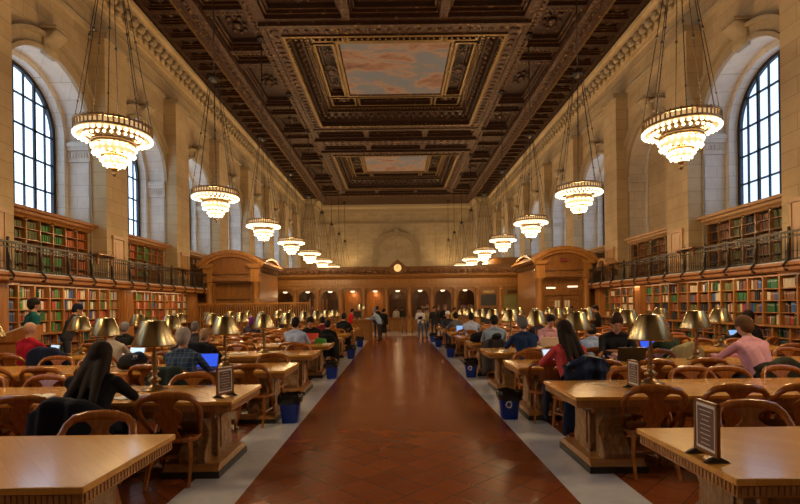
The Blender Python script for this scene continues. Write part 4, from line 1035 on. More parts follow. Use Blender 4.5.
# ------------------------------------------------------------------ pavilions
def pavilion(sg, side):
    YP = 27.0; cx = sg * 165.3 / F * YP; h = 1.62
    r = thing('oak_pavilion', 'carved oak doorway pavilion with curved pediments at the %s end of the arcade' % side, 'pavilion', (cx, YP, 0), 0, 'doorway pavilions')
    dp = 4.2
    t = MB(); t.box(-h + .15, h - .15, .25, dp, 0, .1); t.box(-h + .1, -h + .25, .1, dp, 0, 3.9); t.box(h - .25, h - .1, .1, dp, 0, 3.9); t.box(-h + .1, h - .1, dp - .1, dp, 0, 3.9); t.box(-h + .5, h - .5, .3, .4, 2.25, 3.35)
    t.box(-h + .1, h - .1, .12, dp, 3.88, 3.95); t.build('body', M['screen'], r)
    for s in (-1, 1):
        t = MB(); t.smooth = True; x = s * (h - .3)
        t.lathe([(.26, 0), (.26, .12), (.2, .16), (.19, 1.2), (.185, 2.4), (.17, 3.12), (.23, 3.2), (.25, 3.3)], (x, 0, 0), 18); t.smooth = False
        t.box(x - .27, x + .27, -.27, .27, 3.3, 3.36); t.box(x - .26, x + .26, -.26, .26, 0, .1)
        t.box(x - .24, x + .24, -.24, .24, 3.36, 4.1); t.prism([(x - .26, 4.08), (x + .26, 4.08), (x + .42, 4.3), (x - .42, 4.3)], 'y', -.36, .3)
        t.build('column', M['screen_light'], r)
    t = MB(); t.box(-h + .08, h - .08, -.16, .3, 3.36, 3.46); t.box(-h + .08, h - .08, -.12, .3, 3.46, 3.74); t.box(-h, h, -.22, .3, 3.74, 3.82); t.build('entablature', M['screen_carved'], r)
    t = MB(); t.box(-h + .55, h - .55, 0.0, .1, 3.25, 3.36); t.box(-h + .5, -h + .62, .0, .2, 0, 3.3); t.box(h - .62, h - .5, .0, .2, 0, 3.3); t.box(-h + .6, h - .6, .12, .2, 2.35, 2.5); t.build('door_surround', M['screen'], r)
    t = MB()
    t.box(-h + .62, -.03, .2, .26, 0, 2.35); t.build('door_leaf', M['screen_carved'], r); t = MB(); t.box(.03, h - .62, .2, .26, 0, 2.35); t.build('door_leaf', M['screen_carved'], r)
    t = MB()
    for s in (-1, 1):
        for x_ in (.14, .30): t.box(*sorted((s * x_, s * (x_ + .12))), .185, .195, 1.65, 2.05)
    t.build('door_glass', cloth((.05, .09, .25)) if sg < 0 else M['shade_in'], r)
    if sg > 0:
        t = MB(); t.box(-.95, -.45, -.05, 0, 2.72, 2.80); t.box(.25, .80, -.05, 0, 2.78, 2.86); t.build('lit_lamp_strip', M['globe'], r)  # thin glowing boxes for the lamps glimmering over the door
    # segmental pediments: front, and one facing the aisle; vault between
    W_ = h + .28; rise = .78; R = (W_ * W_ + rise * rise) / (2 * rise); z0 = 4.3; cz = z0 + rise - R; half = math.asin(W_ / R)
    def seg(Rr, n=18): return [(Rr * math.sin(-half + 2 * half * i / n), cz + Rr * math.cos(-half + 2 * half * i / n)) for i in range(n + 1)]
    outer = seg(R); inner = seg(R - .2)
    t = MB()
    for i in range(18): t.prism([outer[i], outer[i + 1], inner[i + 1], inner[i]], 'y', -.42, dp + .1)
    inn2 = seg(R - .36)
    for i in range(18): t.prism([inner[i], inner[i + 1], inn2[i + 1], inn2[i]], 'y', -.28, -.05)
    t.build('pediment_arch', M['screen_light'], r)
    t = MB(); t.prism([(max(-h + .3, min(h - .3, x)), max(3.8, z)) for x, z in seg(R - .3)] + [(h - .3, 3.8), (-h + .3, 3.8)], 'y', -.1, .02); t.build('tympanum', M['screen'], r)
    # cross vault
    D2 = dp / 2; R2 = (D2 * D2 + .5 * .5) / 1.0; cz2 = z0 + .5 - R2; hf = math.asin(D2 / R2)
    s2 = [(D2 + R2 * math.sin(-hf + 2 * hf * i / 16), cz2 + R2 * math.cos(-hf + 2 * hf * i / 16)) for i in range(17)]; s3 = [(D2 + (R2 - .12) * math.sin(-hf + 2 * hf * i / 16), cz2 + (R2 - .12) * math.cos(-hf + 2 * hf * i / 16)) for i in range(17)]
    t = MB()
    for i in range(16): t.prism([s2[i], s2[i + 1], s3[i + 1], s3[i]], 'x', -h - .12, h + .12)
    t.prism([(y, max(3.9, z)) for y, z in s3] + [(dp, 3.9), (0, 3.9)], 'x', -h + .1, -h + .2); t.prism([(y, max(3.9, z)) for y, z in s3] + [(dp, 3.9), (0, 3.9)], 'x', h - .2, h - .1)
    t.build('side_pediment', M['screen'], r)
    if sg > 0:
        t = MB(); t.box(-.18, .18, -.18, -.11, 4.2, 4.4); sc_ = t.build('exit_sign', M['black'], r)
        cu = bpy.data.curves.new('exit_letters', 'FONT'); cu.body = 'EXIT'; cu.size = .17; cu.align_x = 'CENTER'; cu.extrude = .004
        tmp = bpy.data.objects.new('exit_letters', cu); COL.objects.link(tmp)
        me_ = bpy.data.meshes.new_from_object(tmp.evaluated_get(bpy.context.evaluated_depsgraph_get())); bpy.data.objects.remove(tmp)
        me_.materials.clear(); me_.materials.append(M['exit_red']); le = link('exit_letters', me_, sc_, (0, -.185, 4.24)); le.rotation_euler = (PI / 2, 0, 0)
    # flank panel to the wall
    t = MB(); x0, x1 = sorted((sg * (h - .1), sg * (12.05 - abs(cx)))); t.box(x0, x1, .3, .4, 0, 3.9); t.box(x0, x1, .2, .4, 3.74, 3.95); t.build('flank_panel', M['screen'], r)
    return r
pavilion(-1, 'left'); pavilion(1, 'right')
for sg in (-1, 1):             # panels joining pavilion and arcade
    pass
o = thing('arched_hood', 'small arched oak hood with bright edge at the far end of the right gallery', 'hood', (11.1, 25.6, 3.3))
t = MB(); hh = arc(0, .35, .62, PI, 0, 14); hi = arc(0, .35, .50, PI, 0, 14)
for i in range(14): t.prism([hh[i], hh[i + 1], hi[i + 1], hi[i]], 'x', -.25, .5)
t.build('hood_arch', M['door_wood'], o)
t = MB(); t.prism(hi + [(.5, 0), (-.5, 0)], 'x', .0, .4); t.build('hood_panel', M['screen'], o)

# fence of turned bars at the left
o = thing('oak_enclosure', 'tall dark oak enclosure of upright bars before the left pavilion', 'fence', (0, 25.2, 0))
x0, x1 = -10.5, at(310, 25.2)
t = MB(); t.box(x0, x1, -.05, .05, 2.02, 2.12); t.box(x0, x1, -.04, .04, 1.2, 1.28); t.box(x0, x1, -.06, .06, 0, .25); t.build('rail', M['screen_light'], o)
n = 12
for k in range(n + 1):
    x = x0 + (x1 - x0) * k / n; t = MB(); t.box(x - .05, x + .05, -.06, .06, 0, 2.05); t.build('post', M['screen'], o)
t = MB()
for k in range(n * 4): x = x0 + (x1 - x0) * k / (n * 4); t.box(x - .028, x + .028, -.025, .025, .2, 2.04)
t.build('bars', M['screen_light'], o)
t = MB(); t.box(x0, x1, .06, .09, .2, 1.9); t.build('panel', M['base_dark'], o)  # black sheet added behind the bars; stands in for the shade between them
t = MB()
for k in range(5): y = 0.7 * k; t.box(x1 - .04 + .12 * k, x1 + .04 + .12 * k, y - .04, y + .04, 0, 2.3)
t.build('return_posts', M['screen'], o)

# reference desk
dk = thing('reference_desk', 'tall brown oak reference desk at the left end of the aisle', 'desk', (-1.95, 26.0, 0))
t = MB(); t.box(-.5, .5, 0, .8, 0, 1.08); t.box(-.4, .4, -.02, 0, .15, .95); t.build('body', M['screen'], dk)
t = MB(); t.box(-.56, .56, -.06, .86, 1.08, 1.14); t.build('counter_top', M['case'], dk, bevel=.01)
l2 = copy_tree(lamp); l2.location = (at(361, 26.4), 26.4, 1.14); l2['label'] = 'brass shaded lamp standing on the tall reference desk'; l2['group'] = 'brass reading lamps on the tables'
mo = thing('monitor', 'black computer monitor on the reference desk beside the lamp', 'monitor', (at(357, 26.25), 26.25, 1.14))
t = MB(); t.box(-.2, .2, -.02, .02, .12, .45); t.build('panel', M['black'], mo); t = MB(); t.box(-.03, .03, -.02, .03, 0, .14); t.box(-.1, .1, -.08, .08, 0, .012); t.build('stand', M['black'], mo)

# stanchions
SX = [at(402, 33), at(406.3, 33.6), at(412, 33)]
for k, x in enumerate(SX):
    o = thing('stanchion', 'brass queue post, %s of the three before the arcade counter' % ('left one', 'middle one', 'right one')[k], 'stanchion', (x, 33 + .5 * (k == 1), 0), 0, 'brass queue posts')
    t = MB(); t.smooth = True; t.lathe([(.17, 0), (.17, .02), (.03, .05), (.025, .1)], n=14); t.build('base', M['brass'], o)
    t = MB(); t.smooth = True; t.lathe([(.026, .08), (.026, .98), (.05, 1.0), (.05, 1.04), (.01, 1.08)], n=10); t.build('post', M['brass'], o)
for k in range(2):
    p, q = Vector((SX[k], 33 + .5 * (k == 1), .92)), Vector((SX[k + 1], 33 + .5 * (k == 0), .92)); pts = [p.lerp(q, i / 8) - Vector((0, 0, .5 * (1 - (2 * i / 8 - 1) ** 2))) for i in range(9)]
    t = MB(); t.smooth = True; t.sweep(pts, (.02, .02), 6); tag(t.build('queue_rope', M['red_rope']), 'dark red rope sagging between the %s queue posts' % ('left and middle', 'middle and right')[k], 'rope', 'ropes on the queue posts')

# blue bins
def recycle(t, cx, z, y, s):
    for k in range(3):
        a = PI / 2 + k * 2 * PI / 3; b_ = a + 1.45
        pts = [(cx + s * math.cos(a + (b_ - a) * i / 5), y, z + s * 1.1 * math.sin(a + (b_ - a) * i / 5)) for i in range(6)]
        t.sweep(pts, (.009, .004), square=True, up=(0, 1, 0))
        e = Vector(pts[-1]); d = (e - Vector(pts[-2])).normalized(); nn = Vector((-d.z, 0, d.x))
        t.add([e + nn * .022, e - nn * .022, e + d * .032], [(0, 1, 2)])
for k, (px, Y, sd) in enumerate(((289, 7.75, -1), (331, 12.4, -1), (350.5, 17.1, -1), (359.5, 21.9, -1), (508, 7.83, 1), (470, 12.35, 1), (450, 17.2, 1), (438, 21.4, 1), (432.5, 24.4, 1))):
    nm = 'left' if sd < 0 else 'right'; idx = k if sd < 0 else k - 4
    o = thing('recycling_bin', 'blue plastic bin with black liner, %s from the camera on the %s of the aisle' % (ORD[idx], nm), 'bin', (at(px, Y), Y, 0), 0, 'blue recycling bins along the aisle')
    def rr(w, d, n=20):
        return [(w * math.copysign(abs(math.cos(2 * PI * i / n)) ** .45, math.cos(2 * PI * i / n)), d * math.copysign(abs(math.sin(2 * PI * i / n)) ** .45, math.sin(2 * PI * i / n))) for i in range(n)]
    t = MB(); t.smooth = True; A = rr(.125, .11); B = rr(.165, .14); n = 20
    t.add([(x, y, 0) for x, y in A] + [(x, y, .38) for x, y in B] + [(x * 1.07, y * 1.07, .39) for x, y in B] + [(x * 1.07, y * 1.07, .41) for x, y in B],
          [tuple(range(n))[::-1]] + [(j * n + i, j * n + (i + 1) % n, (j + 1) * n + (i + 1) % n, (j + 1) * n + i) for j in range(3) for i in range(n)]); t.build('body', M['blue_bin'], o)
    t = MB(); t.smooth = True; rd = random.Random(k); vs = []; NN = 28
    for j, (f_, z) in enumerate(((1.04, .30), (1.12, .33), (1.13, .42), (1.02, .46), (.85, .40), (.5, .34), (.05, .36))):
        for i in range(NN):
            a_ = 2 * PI * i / NN; ca, sa = math.cos(a_), math.sin(a_); w = 1 + rd.uniform(-.06, .07)
            vs.append((.165 * f_ * w * math.copysign(abs(ca) ** .5, ca), .14 * f_ * w * math.copysign(abs(sa) ** .5, sa), z + rd.uniform(-.02, .03)))
    t.add(vs, [(j * NN + i, j * NN + (i + 1) % NN, (j + 1) * NN + (i + 1) % NN, (j + 1) * NN + i) for j in range(6) for i in range(NN)]); t.build('liner', M['bag'], o)
    if sd > 0 and k < 6:
        t = MB(); recycle(t, -.04, .25, -.155, .042); t.build('recycling_symbol', M['white'], o)

# framed notices on the tables
for k, (px, py_, i, sg, rz, lab) in enumerate(((705, 440, 0, 1, -1.6, 'framed notice standing on the nearest right table'), (224, 393, 1, -1, 1.1, 'framed notice standing near the aisle end of the second left table'), (633, 381, 1, 1, -1.5, 'framed notice beside the lamp on the second right table'))):
    Y = {0: 3.08, 1: 5.42}[i] if k < 2 else 5.6
    o = thing('table_notice', lab, 'notice', (at(px, Y), Y, TH), rz, 'framed notices on the tables')
    w, h = .12, .365 if k == 0 else .33
    t = MB(); t.box(-w, -w + .018, -.012, .012, .03, h); t.box(w - .018, w, -.012, .012, .03, h); t.box(-w, w, -.012, .012, h - .018, h); t.box(-w, w, -.012, .012, .03, .05); t.box(-w, w, -.002, .002, .03, h - .005); t.build('frame', M['screen'], o)
    t = MB(); t.box(-w + .02, w - .02, -.006, .006, .052, h - .02); t.build('sheet_border', M['paper'], o)
    t = MB(); t.box(-w + .035, w - .035, -.008, .008, .07, h - .04); t.build('sheet', plain('notice_brown', (.16, .09, .06), .5), o)
    t = MB()
    for q in range(9): ww = random.uniform(.03, .075); t.box(-ww, ww, -.0095, .0095, .09 + q * .03, .094 + q * .03)
    t.build('printed_lines', M['paper'], o)
    for s in (-1, 1):
        t = MB(); t.prism([(-.08, 0), (.08, 0), (.06, .015), (.02, .035), (-.02, .035), (-.06, .015)], 'x', s * (w - .02) - .012, s * (w - .02) + .012); t.build('foot', M['base_dark'], o)

# ================================================================== PEOPLE
PENDING = []
def V(*a): return Vector(a)
def seg_dist(p, a, b, ra, rb):
    d = b - a; L = d.length_squared; t = 0 if L == 0 else max(0, min(1, (p - a).dot(d) / L))
    return (p - (a + d * t)).length - (ra + (rb - ra) * t)
class Body:
    """limbs as tapered capsules, fused into one skin by a voxel remesh"""
    def __init__(s): s.mb = MB(); s.segs = []
    def cap(s, a, b, ra, rb, k, flat=1.0, side=(1, 0, 0), n=10):
        a, b = Vector(a), Vector(b); s.segs.append((a, b, ra, rb, k))
        d = (b - a).normalized() if (b - a).length > 1e-5 else V(0, 0, 1)
        pts = []; sec = []
        for i in range(3): t = -PI / 2 + (i + .4) / 3 * PI / 2; pts.append(a + d * ra * math.sin(t)); sec.append((ra * math.cos(t), ra * math.cos(t)))
        pts.append(a.copy()); sec.append((ra, ra)); pts.append(b.copy()); sec.append((rb, rb))
        for i in range(3): t = (i + .6) / 3 * PI / 2; pts.append(b + d * rb * math.sin(t)); sec.append((rb * math.cos(t), rb * math.cos(t)))
        s.mb.sweep(pts, [(x, y * flat) for x, y in sec], n, up=(0, 1, 0) if abs(d.z) > .8 else (0, 0, 1))
    def ell(s, c, r, sc, k, rot=None, n=14, m=10):
        c = Vector(c); vs = []; q = MB(); q.ball((0, 0, 0), r, n, m, sc)
        for v in q.v:
            v = Vector(v)
            if rot: v = rot @ v
            vs.append(c + v)
        s.mb.add(vs, q.f); s.segs.append((c, c, r * (sc[0] + sc[1] + sc[2]) / 3, 0, k))
def remesh_later(o, voxel, segs, nm):
    md = o.modifiers.new('r', 'REMESH'); md.mode = 'VOXEL'; md.voxel_size = voxel; md.use_smooth_shade = True
    m2 = o.modifiers.new('s', 'SMOOTH'); m2.factor = .5; m2.iterations = 2
    PENDING.append((o, segs, nm))

SKIN, TOP, LEGS, SHOE, HAND = 0, 1, 2, 3, 0
SEATED = []; COATS = []
CK = .917                      # depth of the table rows against the first measurement
def closer(x, y): return (CAMX + (x - CAMX) * CK, y * CK) if y < 24 else (x, y)
def onz(z): return z + (TH - .76) if .7 < z < 1.05 else z
def plaid():
    N = NT('blue_plaid'); tc = N.n('ShaderNodeTexCoord'); sp = N.n('ShaderNodeSeparateXYZ'); N.l(tc.outputs['Object'], sp.inputs[0]); prev = None
    for ax in ('X', 'Z'):
        mu = N.n('ShaderNodeMath', operation='MULTIPLY'); N.l(sp.outputs[ax], mu.inputs[0]); mu.inputs[1].default_value = 16.0
        fr = N.n('ShaderNodeMath', operation='FRACT'); N.l(mu.outputs[0], fr.inputs[0]); gt = N.n('ShaderNodeMath', operation='GREATER_THAN'); N.l(fr.outputs[0], gt.inputs[0]); gt.inputs[1].default_value = 0.82
        if prev is None: prev = gt
        else:
            mxx = N.n('ShaderNodeMath', operation='MAXIMUM'); N.l(prev.outputs[0], mxx.inputs[0]); N.l(gt.outputs[0], mxx.inputs[1]); prev = mxx
    mx = N.n('ShaderNodeMix', data_type='RGBA'); N.l(prev.outputs[0], mx.inputs['Factor']); mx.inputs[6].default_value = (.022, .045, .13, 1); mx.inputs[7].default_value = (.08, .15, .20, 1)
    N.l(mx.outputs[2], N.b.inputs['Base Color']); N.b.inputs['Roughness'].default_value = .9; return N.m
def person(label, x, y, rz, top, legs=(.03, .035, .06), hair=(.015, .01, .008), pose='sit', lean=.35, head=.3, S=1.06, hairkind='short', skin='skin', arms='table', group=None, z=0.0, vox=.016, cat='person', headturn=0.0, hood=None, coat=False, shoes=(.02, .018, .015)):
    x, y = closer(x, y); B = Body(); L = lean
    if pose == 'sit': S *= 1.04
    if pose == 'sit':
        P = V(0, -.02, .56)
    else:
        P = V(0, 0, .93)
    up = V(0, math.sin(L), math.cos(L)); fw = V(0, math.cos(L), -math.sin(L))
    wst = P + up * .16; chest = P + up * .34; neck = P + up * .49
    # torso
    B.ell(P, .17, (1.0, .78, .75), LEGS); B.cap(P + V(-.06, 0, 0), wst + V(-.05, 0, 0), .125, .115, TOP); B.cap(P + V(.06, 0, 0), wst + V(.05, 0, 0), .125, .115, TOP)
    B.cap(wst + V(-.05, 0, 0), chest + V(-.075, 0, 0), .12, .125, TOP); B.cap(wst + V(.05, 0, 0), chest + V(.075, 0, 0), .12, .125, TOP)
    B.cap(chest + V(-.12, 0, 0) + up * .05, chest + V(.12, 0, 0) + up * .05, .10, .10, TOP)
    B.cap(neck - up * .02 + V(-.14, 0, 0), neck + up * .045, .062, .060, TOP); B.cap(neck - up * .02 + V(.14, 0, 0), neck + up * .045, .062, .060, TOP)
    ha = L * .55 + head; hup = V(0, math.sin(ha), math.cos(ha))
    hb = neck + up * .04
    B.cap(hb, hb + hup * .08, .058, .056, SKIN)
    hc = hb + hup * .175
    Rh = Matrix.Rotation(headturn, 3, 'Z') @ Matrix.Rotation(-ha, 3, 'X')
    T = lambda v: hc + Rh @ Vector(v)
    B.ell(hc + Rh @ V(0, -.008, .02), .112, (.74, .93, .98), SKIN, Rh)
    B.ell(T((0, .028, -.055)), .062, (.86, .95, .95), SKIN, Rh)
    B.cap(T((0, .088, .01)), T((0, .108, -.022)), .010, .014, SKIN)                    # nose
    for s in (-1, 1): B.ell(T((s * .079, -.005, -.005)), .028, (.35, .7, 1.0), SKIN, Rh, 8, 6)   # ears
    # arms
    hands = []
    for s in (-1, 1):
        sh = neck + V(s * .20, 0, 0) - up * .045
        if pose == 'sit' and arms == 'table':
            el = V(s * .25, sh.y + .13 + .1 * math.cos(L), max(.80, sh.z - .27)); wr_ = V(s * .13, el.y + .22, .80)
        elif arms == 'lap': el = sh + V(s * .05, .03, -.27); wr_ = el + V(-s * .1, .2, -.03)
        elif arms == 'reach': el = sh + V(s * .04, .20, -.18); wr_ = el + V(-s * .06, .22, .02)
        elif arms == 'fold': el = sh + V(s * .05, .02, -.27); wr_ = el + V(-s * .17, .18, .06)
        else: el = sh + V(s * .05, -.02, -.28); wr_ = el + V(-s * .01, .08, -.24)
        sleeve = 1.35 if coat else 1.0
        B.cap(sh, el, .064 * sleeve, .046 * sleeve, TOP); B.cap(el, wr_, .045 * sleeve, .032 * sleeve, TOP)
        d = (wr_ - el).normalized()
        palm = wr_ + d * .055
        B.cap(wr_, palm + d * .02, .024, .030, SKIN, flat=.7)
        hands.append((wr_, d, s, palm))
    # legs
    for s in (-1, 1):
        if pose == 'sit':
            hp = P + V(s * .09, .02, -.03); kn = V(s * .13, P.y + .43, .52); an = V(s * .13, kn.y + .02, .09)
        elif pose == 'walk':
            hp = P + V(s * .09, 0, -.03); kn = V(s * .10, s * .14, .50); an = V(s * .10, s * .20 - (.05 if s < 0 else 0), .09)
        else:
            hp = P + V(s * .09, 0, -.03); kn = V(s * .105, .02 + .0 * s, .50); an = V(s * .11, 0, .09)
        B.cap(hp, kn, .085, .058, LEGS); B.cap(kn, an, .055, .040, LEGS)
        B.cap(an + V(0, -.02, -.04), an + V(s * .02, .14, -.055), .042, .034, SHOE)
    if coat and pose != 'sit': B.cap(P + V(-.05, -.02, .05), P + V(-.07, -.02, -.42), .15, .17, TOP); B.cap(P + V(.05, -.02, .05), P + V(.07, -.02, -.42), .15, .17, TOP)
    r = bpy.data.objects.new('person', None)
    me = B.mb.mesh('person', [M[skin], cloth(top), cloth(legs), cloth(shoes)])
    o = link('person', me); o.location = (x, y, z); o.rotation_euler = (0, 0, rz); o.scale = (S, S, S)
    tag(o, label, cat, group)
    if pose == 'sit': SEATED.append((x, y, rz, label))
    remesh_later(o, vox, B.segs, None)
    # fingers: unequal, bent, rooted inside the palm
    for wr_, d, s, palm in hands:
        fg = MB(); fg.smooth = True
        sd = d.cross(V(0, 0, 1)); sd = sd.normalized() if sd.length > .1 else V(1, 0, 0); dn = sd.cross(d).normalized()
        if dn.z > 0: dn = -dn
        for k, ln in enumerate((.062, .072, .067, .052)):
            b0 = palm + d * .01 + sd * (.027 - .018 * k) * s; b1 = b0 + d * ln * .55 + dn * .006; b2 = b1 + d * ln * .45 + dn * .018
            fg.sweep([b0, b1, b2], [(.0095, .0095), (.0088, .0088), (.006, .006)], 6)
        b0 = wr_ + d * .02 + sd * .02 * s; b1 = b0 + sd * .03 * s + d * .025; b2 = b1 + d * .03 + dn * .008
        fg.sweep([b0, b1, b2], [(.012, .012), (.0105, .0105), (.007, .007)], 6)
        fg.build('fingers', M[skin], o)
    # eyes and mouth
    e = MB(); e.smooth = True
    for s in (-1, 1):
        e.ball(tuple(T((s * .032, .083, .018))), .011, 6, 4)
    e.build('eyes', M['eye'], o)
    e = MB(); e.smooth = True; e.sweep([T((-.024, .082, -.058)), T((0, .089, -.056)), T((.024, .082, -.058))], [(.004, .004), (.006, .006), (.004, .004)], 6); e.build('mouth', M['lip'], o)
    # hair
    if hairkind != 'bald':
        H = Body()
        bc = hood or hair
        H.ell(T((0, -.022, .042)), .120, (.80, .94, .90), 0, Rh); H.ell(T((0, -.045, .0)), .108, (.82, .78, 1.0), 0, Rh)
        if hairkind in ('long', 'longer'):
            ln = .30 if hairkind == 'long' else .42
            bk = neck - up * (ln - .12) - fw * .13
            for q in (-1, 0, 1): H.cap(T((q * .045, -.05, .0)), bk + V(q * .125, 0, .04 * abs(q)) - fw * .02, .062, .034, 0, flat=.7); H.cap(T((q * .07, -.02, .0)), neck + V(q * .11, .0, -.08) - fw * .06, .045, .035, 0)
        if hairkind == 'bun': H.ell(T((0, -.05, .14)), .05, (1, 1, 1), 0)
        if hairkind == 'pony': H.cap(T((0, -.10, .03)), T((0, -.14, -.16)), .035, .02, 0)
        if hairkind == 'cap': H.cap(T((0, .06, .06)), T((0, .15, .045)), .045, .03, 0, flat=.25)
        if hairkind == 'hood': H.ell(T((0, -.03, -.05)), .12, (.9, .85, 1.0), 0, Rh); H.ell(T((0, -.02, .02)), .125, (.86, .95, 1.0), 0, Rh)
        hm = H.mb.mesh('hair', [cloth(bc, .7 if not hood else .9)])
        ho = link('hood' if hood and hairkind == 'hood' else 'cap' if hairkind == 'cap' else 'knitted_hat' if hood else 'hair', hm, o)
        md = ho.modifiers.new('r', 'REMESH'); md.mode = 'VOXEL'; md.voxel_size = .014; md.use_smooth_shade = True
        PENDING.append((ho, None, None))
    return o
def finish_people():
    dg = bpy.context.evaluated_depsgraph_get()
    for o, segs, nm in PENDING:
        ev = o.evaluated_get(dg); me = bpy.data.meshes.new_from_object(ev)
        mats = [m for m in o.data.materials]
        me.materials.clear()
        for m in mats: me.materials.append(m)
        if segs:
            vv = me.vertices; mi = []
            for p in me.polygons:
                c = Vector(p.center); best = 9; bk = 0
                for a_, b_, ra, rb, k in segs:
                    dd = seg_dist(c, a_, b_, ra, rb if (a_ - b_).length > 1e-6 else ra)
                    if dd < best: best = dd; bk = k
                mi.append(bk)
            me.polygons.foreach_set('material_index', mi)
        me.polygons.foreach_set('use_smooth', [True] * len(me.polygons))
        me.update(); o.modifiers.clear(); o.data = me

def coat_on_chair(x, y, rz, col, label, name='coat', w=.58, drop=.62, cat='coat', group=None, seed=1, ztop=.955, puffy=0.0):
    """a garment hanging over a chair back: thick cloth with folds; local +y is the seat side"""
    x, y = closer(x, y); ztop = max(ztop + .03, 1.0); rd = random.Random(seed); t = MB(); t.smooth = True
    path = [(-.04, ztop - .30), (-.20, ztop - .15), (-.30, ztop - .02), (-.36, ztop + .015), (-.41, ztop - .02), (-.43, ztop - .2), (-.44, ztop - .4), (-.42, ztop - drop)]
    P2 = []
    for i in range(len(path) - 1):
        for k in range(4): u = k / 4; P2.append((path[i][0] * (1 - u) + path[i + 1][0] * u, path[i][1] * (1 - u) + path[i + 1][1] * u))
    P2.append(path[-1]); N_ = 22; vs = []
    ph = [rd.uniform(0, 6) for _ in range(4)]
    for lay in (0, 1):
        for j, (yy, zz) in enumerate(P2):
            v = j / (len(P2) - 1)
            for i in range(N_ + 1):
                u = -1 + 2 * i / N_; wid = w / 2 * (1 + .12 * v * math.sin(ph[0]) + (.10 * v))
                drp = -.16 * abs(u) ** 2.2 + .012 * math.sin(u * 7 + ph[3])
                fold = .024 * math.sin(u * 9 + ph[1] + v * 2) * (.3 + v) + .010 * math.sin(u * 17 + ph[2]) + puffy * .5 * math.sin(v * 38)
                dy = -fold - (.03 if lay else 0) * (1 if v > .45 else -.3)
                vs.append((u * wid, yy + dy + (.12 * abs(u) ** 4 if v > .4 else 0), zz + drp + (.02 if lay else 0) + (rd.uniform(-.012, .012) if v > .98 else 0)))
    R_ = len(P2); C_ = N_ + 1; fs = []
    for lay in (0, 1):
        o_ = lay * R_ * C_
        for j in range(R_ - 1):
            for i in range(N_): fs.append((o_ + j * C_ + i, o_ + j * C_ + i + 1, o_ + (j + 1) * C_ + i + 1, o_ + (j + 1) * C_ + i))
    Q = R_ * C_
    for i in range(N_): fs.append((i, i + 1, Q + i + 1, Q + i)); e = (R_ - 1) * C_; fs.append((e + i, e + i + 1, Q + e + i + 1, Q + e + i))
    for j in range(R_ - 1): fs.append((j * C_, (j + 1) * C_, Q + (j + 1) * C_, Q + j * C_)); fs.append((j * C_ + N_, (j + 1) * C_ + N_, Q + (j + 1) * C_ + N_, Q + j * C_ + N_))
    t.add(vs, fs); o = t.build(name, cloth(col, .8 if not puffy else .4), None, (x, y, 0)); o.rotation_euler = (0, 0, rz); COATS.append(o)
    return tag(o, label, cat, group)

def laptop(x, y, rz, label, screen='screen_pale', body='silver', w=.33, group='open laptops on the tables', z=.762, opening=.35):
    """local -y is the user's side"""
    x, y = closer(x, y); z = onz(z); r = thing('laptop', label, 'laptop', (x, y, z), rz, group); r.scale = (1.06,) * 3
    t = MB(); t.box(-w / 2, w / 2, -.12, .11, 0, .018); t.build('base', M[body], r, bevel=.004)
    t = MB(); t.box(-w / 2 + .02, w / 2 - .02, -.02, .09, .018, .021); t.build('keyboard', M['black'], r)
    s_, c_ = math.sin(opening), math.cos(opening); h = .23
    A = lambda u, d: (.11 + u * s_ + d * c_, .018 + u * c_ - d * s_)
    t = MB(); t.prism([A(0, 0), A(h, 0), A(h, .012), A(0, .012)], 'x', -w / 2, w / 2); lid = t.build('lid', M[body], r)
    t = MB(); t.prism([A(.015, -.002), A(h - .012, -.002), A(h - .012, 0), A(.015, 0)], 'x', -w / 2 + .012, w / 2 - .012); t.build('screen', M[screen], lid)
    return r
def open_book(x, y, rz, label, z=.762, s=1.0):
    x, y = closer(x, y); z = onz(z); t = MB(); t.smooth = False
    for q in (-1, 1):
        pr = [(0, .012), (q * .03 * s, .032), (q * .09 * s, .034), (q * .16 * s, .02), (q * .16 * s, .0), (0, .0)]
        t.prism([(a_, b_) for a_, b_ in pr], 'y', -.12 * s, .12 * s)
    o = t.build('open_book', M['paper'], None, (x, y, z)); o.rotation_euler = (0, 0, rz); return tag(o, label, 'book', 'open books on the tables')
def sheet(x, y, rz, label, z=.762, n=3):
    x, y = closer(x, y); z = onz(z); t = MB()
    for k in range(n): q = random.uniform(-.02, .02); t.box(-.105 + q, .105 + q, -.15 + q, .15 + q, k * .003, k * .003 + .0025)
    o = t.build('papers', M['paper'], None, (x, y, z)); o.rotation_euler = (0, 0, rz); return tag(o, label, 'papers', 'papers on the tables')
def bag(x, y, z, label, col=(.02, .02, .023), s=1.0, name='bag'):
    x, y = closer(x, y); z = onz(z); B = Body(); B.ell((0, 0, .11), .16, (1.1, .7, .72), 0); B.ell((.08, .02, .13), .11, (1, .8, .8), 0); B.ell((-.1, -.02, .07), .09, (1, .9, .8), 0); B.cap((-.1, 0, .18), (.1, 0, .22), .02, .02, 0)
    t = B.mb.mesh(name, [cloth(col, .7)]); o = link(name, t, None, (x, y, z)); o.scale = (s, s, s); tag(o, label, 'bag'); remesh_later(o, .014, None, None); return o

NAVY = (.012, .018, .05); BLK = (.012, .012, .014)
HB = (.014, .010, .009)
